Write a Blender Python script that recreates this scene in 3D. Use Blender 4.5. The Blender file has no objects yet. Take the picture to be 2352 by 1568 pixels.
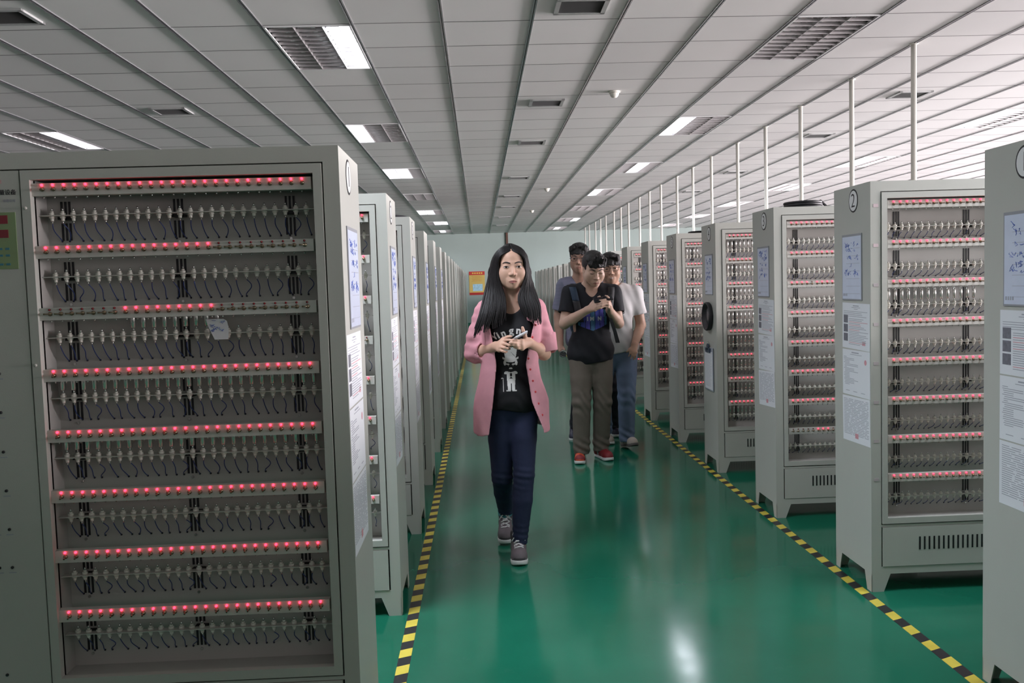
import bpy, bmesh, math, random
import numpy as np
from mathutils import Matrix, Vector, Euler

C = bpy.context.scene.collection
SC = bpy.context.scene
R_ = random.Random(7)

# ------------------------------------------------------------------ camera
CAM_H = 1.40
F_PX, YAW, PIT, ROL = 2005.0, 0.0354, 0.0640, -0.0300
cd = bpy.data.cameras.new('camera')
cd.sensor_fit = 'HORIZONTAL'; cd.sensor_width = 36.0
cd.lens = F_PX / 2352 * 36.0
cd.clip_start = 0.05; cd.clip_end = 200
cam = bpy.data.objects.new('camera', cd); C.objects.link(cam)
_F = Vector((math.sin(YAW) * math.cos(PIT), math.cos(YAW) * math.cos(PIT), -math.sin(PIT)))
_R0 = Vector((math.cos(YAW), -math.sin(YAW), 0)); _U0 = _R0.cross(_F)
_R = _R0 * math.cos(ROL) + _U0 * math.sin(ROL); _U = -_R0 * math.sin(ROL) + _U0 * math.cos(ROL)
M = Matrix((( _R.x, _U.x, -_F.x, 0), (_R.y, _U.y, -_F.y, 0), (_R.z, _U.z, -_F.z, CAM_H), (0, 0, 0, 1)))
cam.matrix_world = M
SC.camera = cam

# ------------------------------------------------------------------ exposure, world, daylight
SC.view_settings.view_transform = 'Standard'
SC.view_settings.look = 'None'
SC.view_settings.gamma = 1.0
SC.view_settings.use_curve_mapping = False
SC.view_settings.exposure = 0.0
SC.cycles.max_bounces = 8
SC.cycles.diffuse_bounces = 5
SC.cycles.glossy_bounces = 4
SC.cycles.sample_clamp_indirect = 6.0
SC.cycles.caustics_reflective = False
SC.cycles.caustics_refractive = False
w = bpy.data.worlds.new('sky'); SC.world = w; w.use_nodes = True
bg = w.node_tree.nodes['Background']
bg.inputs[0].default_value = (0.80, 0.90, 1.0, 1); bg.inputs[1].default_value = 1.0

CEIL = 3.217
X0, X1, Y0, Y1 = -13.0, 19.0, -5.0, 30.2          # the room
def area(name, loc, rot, sx, sy, power, color):
    l = bpy.data.lights.new(name, 'AREA'); l.shape = 'RECTANGLE'; l.size = sx; l.size_y = sy
    l.energy = power; l.color = color
    o = bpy.data.objects.new(name, l); C.objects.link(o)
    o.location = loc; o.rotation_euler = rot
    return o
WIN_Y = [-2.2 + 3.62 * k for k in range(9)]       # windows of the right wall; the left wall repeats them as added fill
for y in WIN_Y:
    far = 1.0 if y < 14 else 0.36 if y < 21 else 0.20
    area('window_daylight_fill', (X1 - 0.03, y, 1.65), (0, math.radians(90), 0), 1.5, 2.8, 2100 * far, (1.0, 0.91, 0.955))
    if y > 4: area('window_daylight_fill', (X0 + 0.03, y, 1.65), (0, math.radians(-90), 0), 1.5, 2.8, 25 * far, (1.0, 0.88, 0.92))  # made-up left windows, a weak fill to brighten the left of the ceiling

# ------------------------------------------------------------------ materials
MATS = {}
def mat(name, color, rough=0.5, metal=0.0, noise=0.0, nscale=8.0, bump=0.0, bscale=60.0, emit=None, estr=0.0, spec=0.5, coat=0.0, coat_rough=0.1, stretch=None, rnoise=0.0):
    if name in MATS: return MATS[name]
    m = bpy.data.materials.new(name); m.use_nodes = True
    nt = m.node_tree; b = nt.nodes['Principled BSDF']
    b.inputs['Base Color'].default_value = (*color, 1)
    b.inputs['Roughness'].default_value = rough; b.inputs['Metallic'].default_value = metal
    b.inputs['Specular IOR Level'].default_value = spec
    if coat: b.inputs['Coat Weight'].default_value = coat; b.inputs['Coat Roughness'].default_value = coat_rough
    def vec():
        tc = nt.nodes.new('ShaderNodeTexCoord')
        if not stretch: return tc.outputs['Object']
        mp = nt.nodes.new('ShaderNodeMapping'); mp.inputs['Scale'].default_value = stretch
        nt.links.new(tc.outputs['Object'], mp.inputs[0]); return mp.outputs[0]
    if noise or rnoise:
        n = nt.nodes.new('ShaderNodeTexNoise'); n.inputs['Scale'].default_value = nscale; n.inputs['Detail'].default_value = 5
        nt.links.new(vec(), n.inputs['Vector'])
        if noise:
            mx = nt.nodes.new('ShaderNodeMix'); mx.data_type = 'RGBA'
            mx.inputs[6].default_value = tuple(max(0, c * (1 - noise)) for c in color) + (1,)
            mx.inputs[7].default_value = tuple(min(1, c * (1 + noise)) for c in color) + (1,)
            nt.links.new(n.outputs['Fac'], mx.inputs[0]); nt.links.new(mx.outputs[2], b.inputs['Base Color'])
        if rnoise:
            mr = nt.nodes.new('ShaderNodeMapRange')
            mr.inputs[3].default_value = max(0.02, rough - rnoise); mr.inputs[4].default_value = rough + rnoise
            nt.links.new(n.outputs['Fac'], mr.inputs[0]); nt.links.new(mr.outputs[0], b.inputs['Roughness'])
    if bump:
        n = nt.nodes.new('ShaderNodeTexNoise'); n.inputs['Scale'].default_value = bscale; n.inputs['Detail'].default_value = 4
        nt.links.new(vec(), n.inputs['Vector'])
        bp = nt.nodes.new('ShaderNodeBump'); bp.inputs['Strength'].default_value = bump; bp.inputs['Distance'].default_value = 0.01
        nt.links.new(n.outputs['Fac'], bp.inputs['Height']); nt.links.new(bp.outputs[0], b.inputs['Normal'])
    if emit:
        b.inputs['Emission Color'].default_value = (*emit, 1); b.inputs['Emission Strength'].default_value = estr
    MATS[name] = m
    return m

paint = mat('rack_paint', (0.47, 0.48, 0.44), 0.42, noise=0.05, nscale=5, bump=0.06, bscale=500)
tray = mat('tray_paint', (0.42, 0.41, 0.385), 0.5, noise=0.05, nscale=6)
railm = mat('rail_paint', (0.56, 0.56, 0.52), 0.4, noise=0.04)
dark = mat('gap_black', (0.012, 0.012, 0.016), 0.6, noise=0.2)
slotm = mat('slot_black', (0.008, 0.008, 0.01), 0.5, noise=0.2)
led_on = mat('led_lit', (0.6, 0.02, 0.05), 0.3, emit=(1.0, 0.025, 0.06), estr=6.5, noise=0.02)
led_off = mat('led_dark', (0.16, 0.006, 0.010), 0.25, noise=0.1)
brass = mat('switch_brass', (0.22, 0.185, 0.125), 0.35, 0.8, noise=0.25, nscale=90)
ceram = mat('ceramic_white', (0.72, 0.71, 0.64), 0.35, noise=0.08, nscale=40)
steel = mat('bright_steel', (0.62, 0.62, 0.60), 0.25, 0.9, noise=0.08, nscale=30)
wirem = mat('wire_blue', (0.025, 0.05, 0.19), 0.4, noise=0.15)
cellm = mat('cell_steel', (0.80, 0.79, 0.76), 0.22, 0.85, noise=0.05, nscale=30)
celltop = mat('cell_wrap', (0.66, 0.66, 0.64), 0.3, 0.5, noise=0.05)
paper = mat('paper_white', (0.74, 0.76, 0.80), 0.7, noise=0.03, nscale=9)
ink = mat('print_grey', (0.36, 0.37, 0.42), 0.8, noise=0.1)
inkd = mat('photo_dark', (0.17, 0.17, 0.20), 0.7, noise=0.5, nscale=70)
blueink = mat('marker_blue', (0.10, 0.16, 0.50), 0.6, noise=0.25, nscale=40)
redink = mat('stamp_red', (0.62, 0.30, 0.34), 0.7, noise=0.2, nscale=60)
boardm = mat('board_film', (0.60, 0.66, 0.80), 0.28, noise=0.10, nscale=14)
boardrim = mat('board_rim', (0.30, 0.31, 0.34), 0.5, noise=0.1)
discw = mat('disc_white', (0.75, 0.76, 0.76), 0.5, noise=0.03)
black = mat('soft_black', (0.014, 0.014, 0.017), 0.5, noise=0.2)

# ------------------------------------------------------------------ mesh helpers
class MB:
    """collects shapes; build() links them as ONE mesh object"""
    def __init__(s): s.v = []; s.f = []; s.m = []; s.sm = []
    def add(s, vs, fs, m=0, smooth=False):
        o = len(s.v); s.v += [tuple(v) for v in vs]
        for f in fs: s.f.append([o + i for i in f]); s.m.append(m); s.sm.append(smooth)
        return s
    def box(s, x0, x1, y0, y1, z0, z1, m=0):
        if x0 > x1: x0, x1 = x1, x0
        if y0 > y1: y0, y1 = y1, y0
        if z0 > z1: z0, z1 = z1, z0
        v = [(x0, y0, z0), (x1, y0, z0), (x1, y1, z0), (x0, y1, z0), (x0, y0, z1), (x1, y0, z1), (x1, y1, z1), (x0, y1, z1)]
        return s.add(v, [(0, 3, 2, 1), (4, 5, 6, 7), (0, 1, 5, 4), (1, 2, 6, 5), (2, 3, 7, 6), (3, 0, 4, 7)], m)
    def lathe(s, prof, axis='z', c=(0, 0, 0), n=12, m=0, cap=True, smooth=True):
        """prof: list of (r, t) along axis"""
        vs, fs = [], []
        for r, t in prof:
            for k in range(n):
                a = 2 * math.pi * k / n; p, q = r * math.cos(a), r * math.sin(a)
                vs.append({'z': (c[0] + p, c[1] + q, c[2] + t), 'x': (c[0] + t, c[1] + p, c[2] + q), 'y': (c[0] + p, c[1] + t, c[2] - q)}[axis])
        for i in range(len(prof) - 1):
            for k in range(n):
                a, b = i * n + k, i * n + (k + 1) % n
                fs.append((a, b, b + n, a + n))
        s.add(vs, fs, m, smooth)
        if cap:
            o = len(s.v) - len(vs)
            for idx, rev in ((0, True), (len(prof) - 1, False)):
                if prof[idx][0] > 1e-6:
                    f = [o + idx * n + k for k in range(n)]
                    s.f.append(f[::-1] if rev else f); s.m.append(m); s.sm.append(False)
        return s
    def tube(s, pts, r, n=6, m=0, smooth=True, cap=True):
        """r: number or list"""
        P = [Vector(p) for p in pts]; rr = r if isinstance(r, (list, tuple)) else [r] * len(P)
        vs, fs = [], []; up = Vector((0.13, 0.31, 0.94)).normalized(); pn = None
        for i, p in enumerate(P):
            t = (P[min(i + 1, len(P) - 1)] - P[max(i - 1, 0)]).normalized()
            if pn is None:
                a = t.cross(up)
                if a.length < 1e-4: a = t.cross(Vector((1, 0, 0)))
            else:
                a = pn - t * pn.dot(t)
            a.normalize(); pn = a; b = t.cross(a)
            for k in range(n):
                an = 2 * math.pi * k / n
                vs.append(p + (a * math.cos(an) + b * math.sin(an)) * rr[i])
        for i in range(len(P) - 1):
            for k in range(n):
                q, w_ = i * n + k, i * n + (k + 1) % n
                fs.append((q, q + n, w_ + n, w_))
        s.add(vs, fs, m, smooth)
        if cap:
            o = len(s.v) - len(vs)
            s.f.append([o + k for k in range(n)]); s.m.append(m); s.sm.append(False)
            s.f.append([o + (len(P) - 1) * n + k for k in range(n)][::-1]); s.m.append(m); s.sm.append(False)
        return s
    def prism(s, poly, axis, t0, t1, m=0):
        """poly: 2D outline; extruded along axis from t0 to t1"""
        n = len(poly)
        def P(p, t): return {'x': (t, p[0], p[1]), 'y': (p[0], t, p[1]), 'z': (p[0], p[1], t)}[axis]
        vs = [P(p, t0) for p in poly] + [P(p, t1) for p in poly]
        fs = [tuple(range(n)), tuple(range(2 * n - 1, n - 1, -1))] + [(i, i + n, (i + 1) % n + n, (i + 1) % n) for i in range(n)]
        return s.add(vs, fs, m)
    def merge(s, o, off=(0, 0, 0), remap=None):
        s.add([(v[0] + off[0], v[1] + off[1], v[2] + off[2]) for v in o.v], [], 0)
        b = len(s.v) - len(o.v)
        for f, m, sm in zip(o.f, o.m, o.sm):
            s.f.append([b + i for i in f]); s.m.append(remap[m] if remap else m); s.sm.append(sm)
        return s
    def mesh(s, name, mats, fix=True):
        me = bpy.data.meshes.new(name); me.from_pydata(s.v, [], s.f)
        for mm in (mats if isinstance(mats, (list, tuple)) else [mats]): me.materials.append(mm)
        me.polygons.foreach_set('material_index', s.m); me.polygons.foreach_set('use_smooth', s.sm)
        if fix:
            bm = bmesh.new(); bm.from_mesh(me); bmesh.ops.recalc_face_normals(bm, faces=bm.faces); bm.to_mesh(me); bm.free()
        me.update(); return me
    def build(s, name, mats, parent=None, loc=None):
        return put(name, s.mesh(name, mats), parent, loc)
def put(name, me, parent=None, loc=None, rot=None):
    o = bpy.data.objects.new(name, me); C.objects.link(o)
    if parent is not None: o.parent = parent
    if loc is not None: o.location = loc
    if rot is not None: o.rotation_euler = rot
    return o
def tag(o, label=None, cat=None, group=None, kind=None):
    if label: o['label'] = label
    if cat: o['category'] = cat
    if group: o['group'] = group
    if kind: o['kind'] = kind
    return o
def thing(name, label, cat, loc=(0, 0, 0), group=None, rot=None):
    o = bpy.data.objects.new(name, None); C.objects.link(o); o.location = loc; o.empty_display_size = 0.1
    if rot is not None: o.rotation_euler = rot
    return tag(o, label, cat, group)
def struct(name, mb, mats): return tag(mb.build(name, mats), kind='structure')
def bevel(o, w_=0.002, seg=2):
    b = o.modifiers.new('bevel', 'BEVEL'); b.width = w_; b.segments = seg; b.limit_method = 'ANGLE'; b.angle_limit = math.radians(40)
    return o
ORD = ['', 'first', 'second', 'third', 'fourth', 'fifth', 'sixth', 'seventh', 'eighth', 'ninth', 'tenth', 'eleventh', 'twelfth', 'thirteenth', 'fourteenth', 'fifteenth', 'sixteenth', 'seventeenth', 'eighteenth', 'nineteenth', 'twentieth', 'twenty-first', 'twenty-second', 'twenty-third', 'twenty-fourth', 'twenty-fifth']
def text_mesh(body, size, depth=0.0006, align='CENTER', bold=0.0, shear=0.0):
    cu = bpy.data.curves.new('text', 'FONT'); cu.body = body; cu.size = size; cu.extrude = depth; cu.align_x = align; cu.align_y = 'CENTER'
    cu.offset = bold; cu.shear = shear; cu.resolution_u = 4
    o = bpy.data.objects.new('text', cu); C.objects.link(o)
    bpy.context.view_layer.update()
    me = bpy.data.meshes.new_from_object(o.evaluated_get(bpy.context.evaluated_depsgraph_get()))
    bpy.data.objects.remove(o); bpy.data.curves.remove(cu)
    return me
def set_mat(me, m):
    me.materials.clear(); me.materials.append(m); return me
# ------------------------------------------------------------------ the room
def node_mat(name):
    m = bpy.data.materials.new(name); m.use_nodes = True
    return m, m.node_tree, m.node_tree.nodes['Principled BSDF']
# green epoxy floor: rolled coats, faint scuffs, uneven gloss
fm, nt, b = node_mat('epoxy_green')
tc = nt.nodes.new('ShaderNodeTexCoord')
n1 = nt.nodes.new('ShaderNodeTexNoise'); n1.inputs['Scale'].default_value = 0.9; n1.inputs['Detail'].default_value = 6
n2 = nt.nodes.new('ShaderNodeTexNoise'); n2.inputs['Scale'].default_value = 7; n2.inputs['Detail'].default_value = 8; n2.inputs['Roughness'].default_value = 0.7
nt.links.new(tc.outputs['Object'], n1.inputs['Vector']); nt.links.new(tc.outputs['Object'], n2.inputs['Vector'])
r1 = nt.nodes.new('ShaderNodeValToRGB')
r1.color_ramp.elements[0].position = 0.3; r1.color_ramp.elements[0].color = (0.006, 0.100, 0.056, 1)
r1.color_ramp.elements[1].position = 0.72; r1.color_ramp.elements[1].color = (0.014, 0.158, 0.094, 1)
nt.links.new(n1.outputs['Fac'], r1.inputs[0])
r2 = nt.nodes.new('ShaderNodeValToRGB')
r2.color_ramp.elements[0].position = 0.60; r2.color_ramp.elements[0].color = (0, 0, 0, 1)
r2.color_ramp.elements[1].position = 0.80; r2.color_ramp.elements[1].color = (1, 1, 1, 1)
nt.links.new(n2.outputs['Fac'], r2.inputs[0])
mx = nt.nodes.new('ShaderNodeMix'); mx.data_type = 'RGBA'; mx.inputs[7].default_value = (0.035, 0.15, 0.10, 1)
mm = nt.nodes.new('ShaderNodeMath'); mm.operation = 'MULTIPLY'; mm.inputs[1].default_value = 0.5
nt.links.new(r2.outputs[0], mm.inputs[0]); nt.links.new(mm.outputs[0], mx.inputs[0]); nt.links.new(r1.outputs[0], mx.inputs[6])
nt.links.new(mx.outputs[2], b.inputs['Base Color'])
b.inputs['Specular IOR Level'].default_value = 0.36
mr = nt.nodes.new('ShaderNodeMapRange'); mr.inputs[3].default_value = 0.07; mr.inputs[4].default_value = 0.20
nt.links.new(n2.outputs['Fac'], mr.inputs[0]); nt.links.new(mr.outputs[0], b.inputs['Roughness'])
bp = nt.nodes.new('ShaderNodeBump'); bp.inputs['Strength'].default_value = 0.008; bp.inputs['Distance'].default_value = 0.02
nt.links.new(n1.outputs['Fac'], bp.inputs['Height']); nt.links.new(bp.outputs[0], b.inputs['Normal'])
MATS['floor'] = fm

TX, TY, GX, GY = 0.6165, 0.604, -0.198, 6.13      # the ceiling grid
cm, nt, b = node_mat('ceiling_tile')
tc = nt.nodes.new('ShaderNodeTexCoord')
mp = nt.nodes.new('ShaderNodeMapping'); mp.inputs['Location'].default_value = (-GX / TX + 50, -GY / TY + 50, 0); mp.inputs['Scale'].default_value = (1 / TX, 1 / TY, 0)
nt.links.new(tc.outputs['Object'], mp.inputs[0])
fl = nt.nodes.new('ShaderNodeVectorMath'); fl.operation = 'FLOOR'; nt.links.new(mp.outputs[0], fl.inputs[0])
wn = nt.nodes.new('ShaderNodeTexWhiteNoise'); wn.noise_dimensions = '2D'; nt.links.new(fl.outputs[0], wn.inputs['Vector'])
n1 = nt.nodes.new('ShaderNodeTexNoise'); n1.inputs['Scale'].default_value = 1.4; n1.inputs['Detail'].default_value = 3; nt.links.new(tc.outputs['Object'], n1.inputs['Vector'])
ad = nt.nodes.new('ShaderNodeMath'); ad.operation = 'ADD'; nt.links.new(wn.outputs['Value'], ad.inputs[0]); nt.links.new(n1.outputs['Fac'], ad.inputs[1])
mr = nt.nodes.new('ShaderNodeMapRange'); mr.inputs[2].default_value = 2.0; nt.links.new(ad.outputs[0], mr.inputs[0])
rp = nt.nodes.new('ShaderNodeValToRGB'); rp.color_ramp.elements[0].color = (0.66, 0.66, 0.645, 1); rp.color_ramp.elements[1].color = (0.77, 0.765, 0.745, 1)
nt.links.new(mr.outputs[0], rp.inputs[0]); nt.links.new(rp.outputs[0], b.inputs['Base Color'])
b.inputs['Roughness'].default_value = 0.7; b.inputs['Specular IOR Level'].default_value = 0.15
MATS['ceil'] = cm
wallm = mat('wall_mint', (0.31, 0.375, 0.35), 0.7, noise=0.03, nscale=2)
wallw = mat('wall_grey', (0.36, 0.37, 0.36), 0.8, noise=0.03, nscale=2)
dado = mat('dado_green', (0.03, 0.17, 0.11), 0.4, noise=0.1)
tbar = mat('grid_metal', (0.30, 0.30, 0.31), 0.22, 0.5, noise=0.1)
tgroove = mat('grid_groove', (0.05, 0.05, 0.055), 0.5, noise=0.1)
glassm = mat('pane', (0.9, 0.95, 1.0), 0.05, noise=0.01); MATS['pane'].node_tree.nodes['Principled BSDF'].inputs['Transmission Weight'].default_value = 1.0
alum = mat('aluminium', (0.55, 0.56, 0.57), 0.35, 0.8, noise=0.05)

struct('floor', MB().box(-3.9, 3.9, Y0, Y1, -0.12, 0), fm)
greyfl = mat('bounce_grey', (0.30, 0.285, 0.29), 0.4, noise=0.06, nscale=3)  # unseen side floors, made grey so no green bounces onto the ceiling
struct('floor', MB().box(3.9, X1, Y0, Y1, -0.12, 0), greyfl); struct('floor', MB().box(X0, -3.9, Y0, Y1, -0.12, 0), greyfl)
struct('wall_light_baffle', MB().box(3.95, 4.07, Y0, Y1, 0, 1.15), wallm)  # unseen low wall added to keep low window light off the right racks
struct('ceiling', MB().box(X0, X1, Y0, Y1, CEIL, CEIL + 0.12), cm)
struct('wall_back', MB().box(X0, X1, Y1, Y1 + 0.15, 0, CEIL), wallm)
struct('wall_front', MB().box(X0, X1, Y0 - 0.15, Y0, 0, CEIL), wallw)
struct('baseboard_back', MB().box(X0, X1, Y1 - 0.015, Y1, 0, 0.16), dado)
# outer walls with window openings, the left ones added for the fill lights
def holed(mb, a0, a1, z0, z1, holes, put_box):
    """wall strip from a0 to a1 with openings [(h0, h1)] between z0 and z1"""
    cur = a0
    for h0, h1 in holes:
        put_box(cur, h0, 0, CEIL); put_box(h0, h1, 0, z0); put_box(h0, h1, z1, CEIL); cur = h1
    put_box(cur, a1, 0, CEIL)
mb = MB(); holed(mb, Y0, Y1, 0.9, 2.4, [(y - 1.4, y + 1.4) for y in WIN_Y], lambda p, q, r, s: mb.box(X1, X1 + 0.15, p, q, r, s)); struct('wall_right', mb, wallw)
mb = MB(); holed(mb, Y0, Y1, 0.9, 2.4, [(y - 1.4, y + 1.4) for y in WIN_Y if y > 4], lambda p, q, r, s: mb.box(X0 - 0.15, X0, p, q, r, s)); struct('wall_left', mb, wallw)
k = 0
def window(along, cx, half, horizontal):
    global k
    k += 1
    fr, pn = MB(), MB()
    def bx(m, a0, a1, z0, z1, d0, d1):
        if horizontal: m.box(X0 - d1, X0 - d0, a0, a1, z0, z1)
        else: m.box(X1 + d0, X1 + d1, a0, a1, z0, z1)
    for a in (cx - half, cx - 0.03, cx + half - 0.06): bx(fr, a, a + 0.06, 0.9, 2.4, 0.05, 0.10)
    for z in (0.9, 2.34): bx(fr, cx - half, cx + half, z, z + 0.06, 0.05, 0.10)
    bx(pn, cx - half + 0.06, cx + half - 0.06, 0.96, 2.34, 0.072, 0.078)
    o = struct('window_%d' % k, fr, alum); pn.build('pane', glassm, o)
for y in WIN_Y: window(None, y, 1.4, False)
for y in WIN_Y:
    if y > 4: window(None, y, 1.4, True)  # left frames are made up to go with the added fill lights

# the T-bar grid: broad grooved runners along the aisle, thin cross joints
mb = MB()
i0, i1 = int((X0 - GX) / TX), int((X1 - GX) / TX)
for i in range(i0, i1 + 1):
    x = GX + TX * i
    mb.box(x - 0.013, x - 0.0035, Y0, Y1, CEIL - 0.007, CEIL + 0.002, 0); mb.box(x + 0.0035, x + 0.013, Y0, Y1, CEIL - 0.007, CEIL + 0.002, 0)
    mb.box(x - 0.0035, x + 0.0035, Y0, Y1, CEIL - 0.002, CEIL + 0.002, 1)
struct('trim_1', mb, [tbar, tgroove])
mb = MB()
for j in range(int((Y0 - GY) / TY), int((Y1 - GY) / TY) + 1):
    y = GY + TY * j
    mb.box(X0, X1, y - 0.0045, y + 0.0045, CEIL - 0.0015, CEIL + 0.002, 0)
struct('trim_2', mb, [mat('joint_grey', (0.20, 0.19, 0.19), 0.3, 0.3, noise=0.1)])

# hazard tape on the floor
tm, nt, b = node_mat('hazard_tape')
tc = nt.nodes.new('ShaderNodeTexCoord'); sp = nt.nodes.new('ShaderNodeSeparateXYZ'); nt.links.new(tc.outputs['Object'], sp.inputs[0])
a1 = nt.nodes.new('ShaderNodeMath'); a1.operation = 'MULTIPLY'; a1.inputs[1].default_value = -0.45; nt.links.new(sp.outputs['X'], a1.inputs[0])
a2 = nt.nodes.new('ShaderNodeMath'); a2.operation = 'ADD'; nt.links.new(sp.outputs['Y'], a2.inputs[0]); nt.links.new(a1.outputs[0], a2.inputs[1])
a3 = nt.nodes.new('ShaderNodeMath'); a3.operation = 'DIVIDE'; a3.inputs[1].default_value = 0.148; nt.links.new(a2.outputs[0], a3.inputs[0])
a4 = nt.nodes.new('ShaderNodeMath'); a4.operation = 'FRACT'; nt.links.new(a3.outputs[0], a4.inputs[0])
a5 = nt.nodes.new('ShaderNodeMath'); a5.operation = 'GREATER_THAN'; a5.inputs[1].default_value = 0.5; nt.links.new(a4.outputs[0], a5.inputs[0])
nz = nt.nodes.new('ShaderNodeTexNoise'); nz.inputs['Scale'].default_value = 12; nz.inputs['Detail'].default_value = 6; nt.links.new(tc.outputs['Object'], nz.inputs['Vector'])
cy = nt.nodes.new('ShaderNodeValToRGB'); cy.color_ramp.elements[0].color = (0.42, 0.34, 0.03, 1); cy.color_ramp.elements[1].color = (0.80, 0.68, 0.11, 1); nt.links.new(nz.outputs['Fac'], cy.inputs[0])
mx = nt.nodes.new('ShaderNodeMix'); mx.data_type = 'RGBA'; mx.inputs[7].default_value = (0.022, 0.022, 0.024, 1)
nt.links.new(a5.outputs[0], mx.inputs[0]); nt.links.new(cy.outputs[0], mx.inputs[6]); nt.links.new(mx.outputs[2], b.inputs['Base Color']); b.inputs['Roughness'].default_value = 0.4
tag(MB().box(-0.352, -0.305, 0.6, 28.5, 0.0, 0.0012).build('floor_tape', tm), 'yellow and black hazard tape on the green floor beside the left racks', 'floor tape', 'hazard tapes along the aisle')
tag(MB().box(1.632, 1.678, 0.6, 28.5, 0.0, 0.0012).build('floor_tape', tm), 'yellow and black hazard tape on the green floor beside the right racks', 'floor tape', 'hazard tapes along the aisle')
# ------------------------------------------------------------------ battery racks
RH, RD, RW = 1.80, 0.385, 1.30
PIT_Z = 0.1705
NSLOT = 25
def slot_u(k): return 0.104 + 0.0294 * k            # k = 0 next to the aisle
def rail_top(i): return 1.717 - PIT_Z * i
def strip_z(i, s=-1): return (1.632 if s < 0 else 1.606) - PIT_Z * i

RK = {}
def rk(s):
    """shared meshes of a rack; s = +1 runs away from the aisle to +x, -1 to -x"""
    if s in RK: return RK[s]
    d = {}
    B = lambda mb, u0, u1, y0, y1, z0, z1, m=0: mb.box(s * u0, s * u1, y0, y1, z0, z1, m)
    b = MB()
    B(b, 0, .016, 0, RD, .08, RH); B(b, RW - .016, RW, 0, RD, .08, RH)
    B(b, .016, RW - .016, 0, RD, RH - .016, RH); B(b, .016, RW - .016, RD - .016, RD, .08, RH - .016)
    B(b, .016, RW - .016, 0, RD - .016, .08, .096)
    B(b, .016, .044, 0, .03, .096, RH - .016); B(b, 1.256, RW - .016, 0, .03, .096, RH - .016)
    B(b, .044, 1.256, 0, .03, 1.756, RH - .016); B(b, .044, 1.256, 0, .03, .096, .112); B(b, .044, 1.256, 0, .03, .290, .300)
    for q in ((.044, .066, .30, 1.756), (.842, 1.256, .30, 1.756), (.066, .842, 1.732, 1.756), (.066, .842, .30, .322), (.044, 1.256, .112, .29)):
        B(b, q[0], q[1], .024, .034, q[2], q[3], 1)
    d['rack_body'] = b.mesh('rack_body', [paint, dark])
    b = MB()                                            # door: a frame round the open window
    B(b, .048, .072, -.004, .018, .305, 1.752); B(b, .838, .862, -.004, .018, .305, 1.752)
    B(b, .072, .838, -.004, .018, 1.726, 1.752); B(b, .072, .838, -.004, .018, .305, .331)
    for z in (1.05, .62): b.lathe([(.0045, 0), (.0045, -.003), (.002, -.005)], 'y', (s * .852, -.004, z + .6 - .0), 8)
    d['door'] = b.mesh('door', [paint])
    b = MB()                                            # the tray behind the door
    B(b, .066, .072, .018, .100, .322, 1.732); B(b, .842, .848, .018, .100, .322, 1.732)
    B(b, .066, .848, .018, .100, 1.728, 1.734, 1); B(b, .066, .848, .018, .100, .316, .326)
    B(b, .066, .848, .095, .100, .322, 1.732)
    for i in range(8):
        for cu in (.158, .474, .790):
            for q in (-.011, 0, .011):
                u = cu + q
                B(b, u - .0030, u + .0030, .0935, .0955, strip_z(i, s) + .004, rail_top(i) - .042, 1)
                B(b, u - .0030, u + .0030, .0935, .0955, strip_z(i, -1) - .067, strip_z(i, s) - .018, 1)
            b.lathe([(.004, 0), (.004, -.003)], 'y', (s * cu, .095, strip_z(i) - .078), 8, 2)
            B(b, cu - .024, cu + .010, .064, .094, strip_z(i, s) - .010, strip_z(i, s) - .002, 1)
    d['inner_tray'] = b.mesh('inner_tray', [tray, slotm, steel])
    b = MB()                                            # one switch rail with its lower screws
    B(b, .079, .843, .006, .030, -.034, 0)
    for k in range(NSLOT): b.lathe([(.0022, 0), (.0022, -.006)], 'z', (s * (slot_u(k) + .004), .022, -.034), 5, 1)
    d['led_rail'] = b.mesh('led_rail', [railm, steel])
    b = MB(); B(b, .080, .842, .040, .064, -.001, .001)
    d['holder_strip'] = b.mesh('holder_strip', [railm])
    b = MB(); b.box(s * .050, s * 1.250, -.003, .022, .114, .288)       # plain lower panel with ventilation slots
    for k in range(40):
        u = .215 + k * .0215
        if u < 1.1: B(b, u - .0035, u + .0035, -.0045, -.0025, .185, .243, 1)
    d['lower_panel'] = b.mesh('lower_panel', [paint, slotm])
    b = MB(); B(b, .866, 1.252, -.003, .020, .305, 1.752); d['control_panel'] = b.mesh('control_panel', [paint])
    for nm, uu, yy in (('a', (0, .085, .055), (0, .07, .045)), ('b', (RW, RW - .085, RW - .055), (0, .07, .045)), ('c', (0, .085, .055), (RD, RD - .07, RD - .045)), ('d', (RW, RW - .085, RW - .055), (RD, RD - .07, RD - .045))):
        b = MB()
        t = .004 if uu[0] == 0 else -.004; ty = .004 if yy[0] == 0 else -.004
        b.prism([(s * uu[0], .08), (s * uu[1], .08), (s * uu[2], 0), (s * uu[0], 0)], 'y', yy[0], yy[0] + ty)
        b.prism([(yy[0], .08), (yy[1], .08), (yy[2], 0), (yy[0], 0)], 'x', s * uu[0], s * (uu[0] + t))
        d['foot_' + nm] = b.mesh('foot', [paint])
    RK[s] = d
    return d

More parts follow.
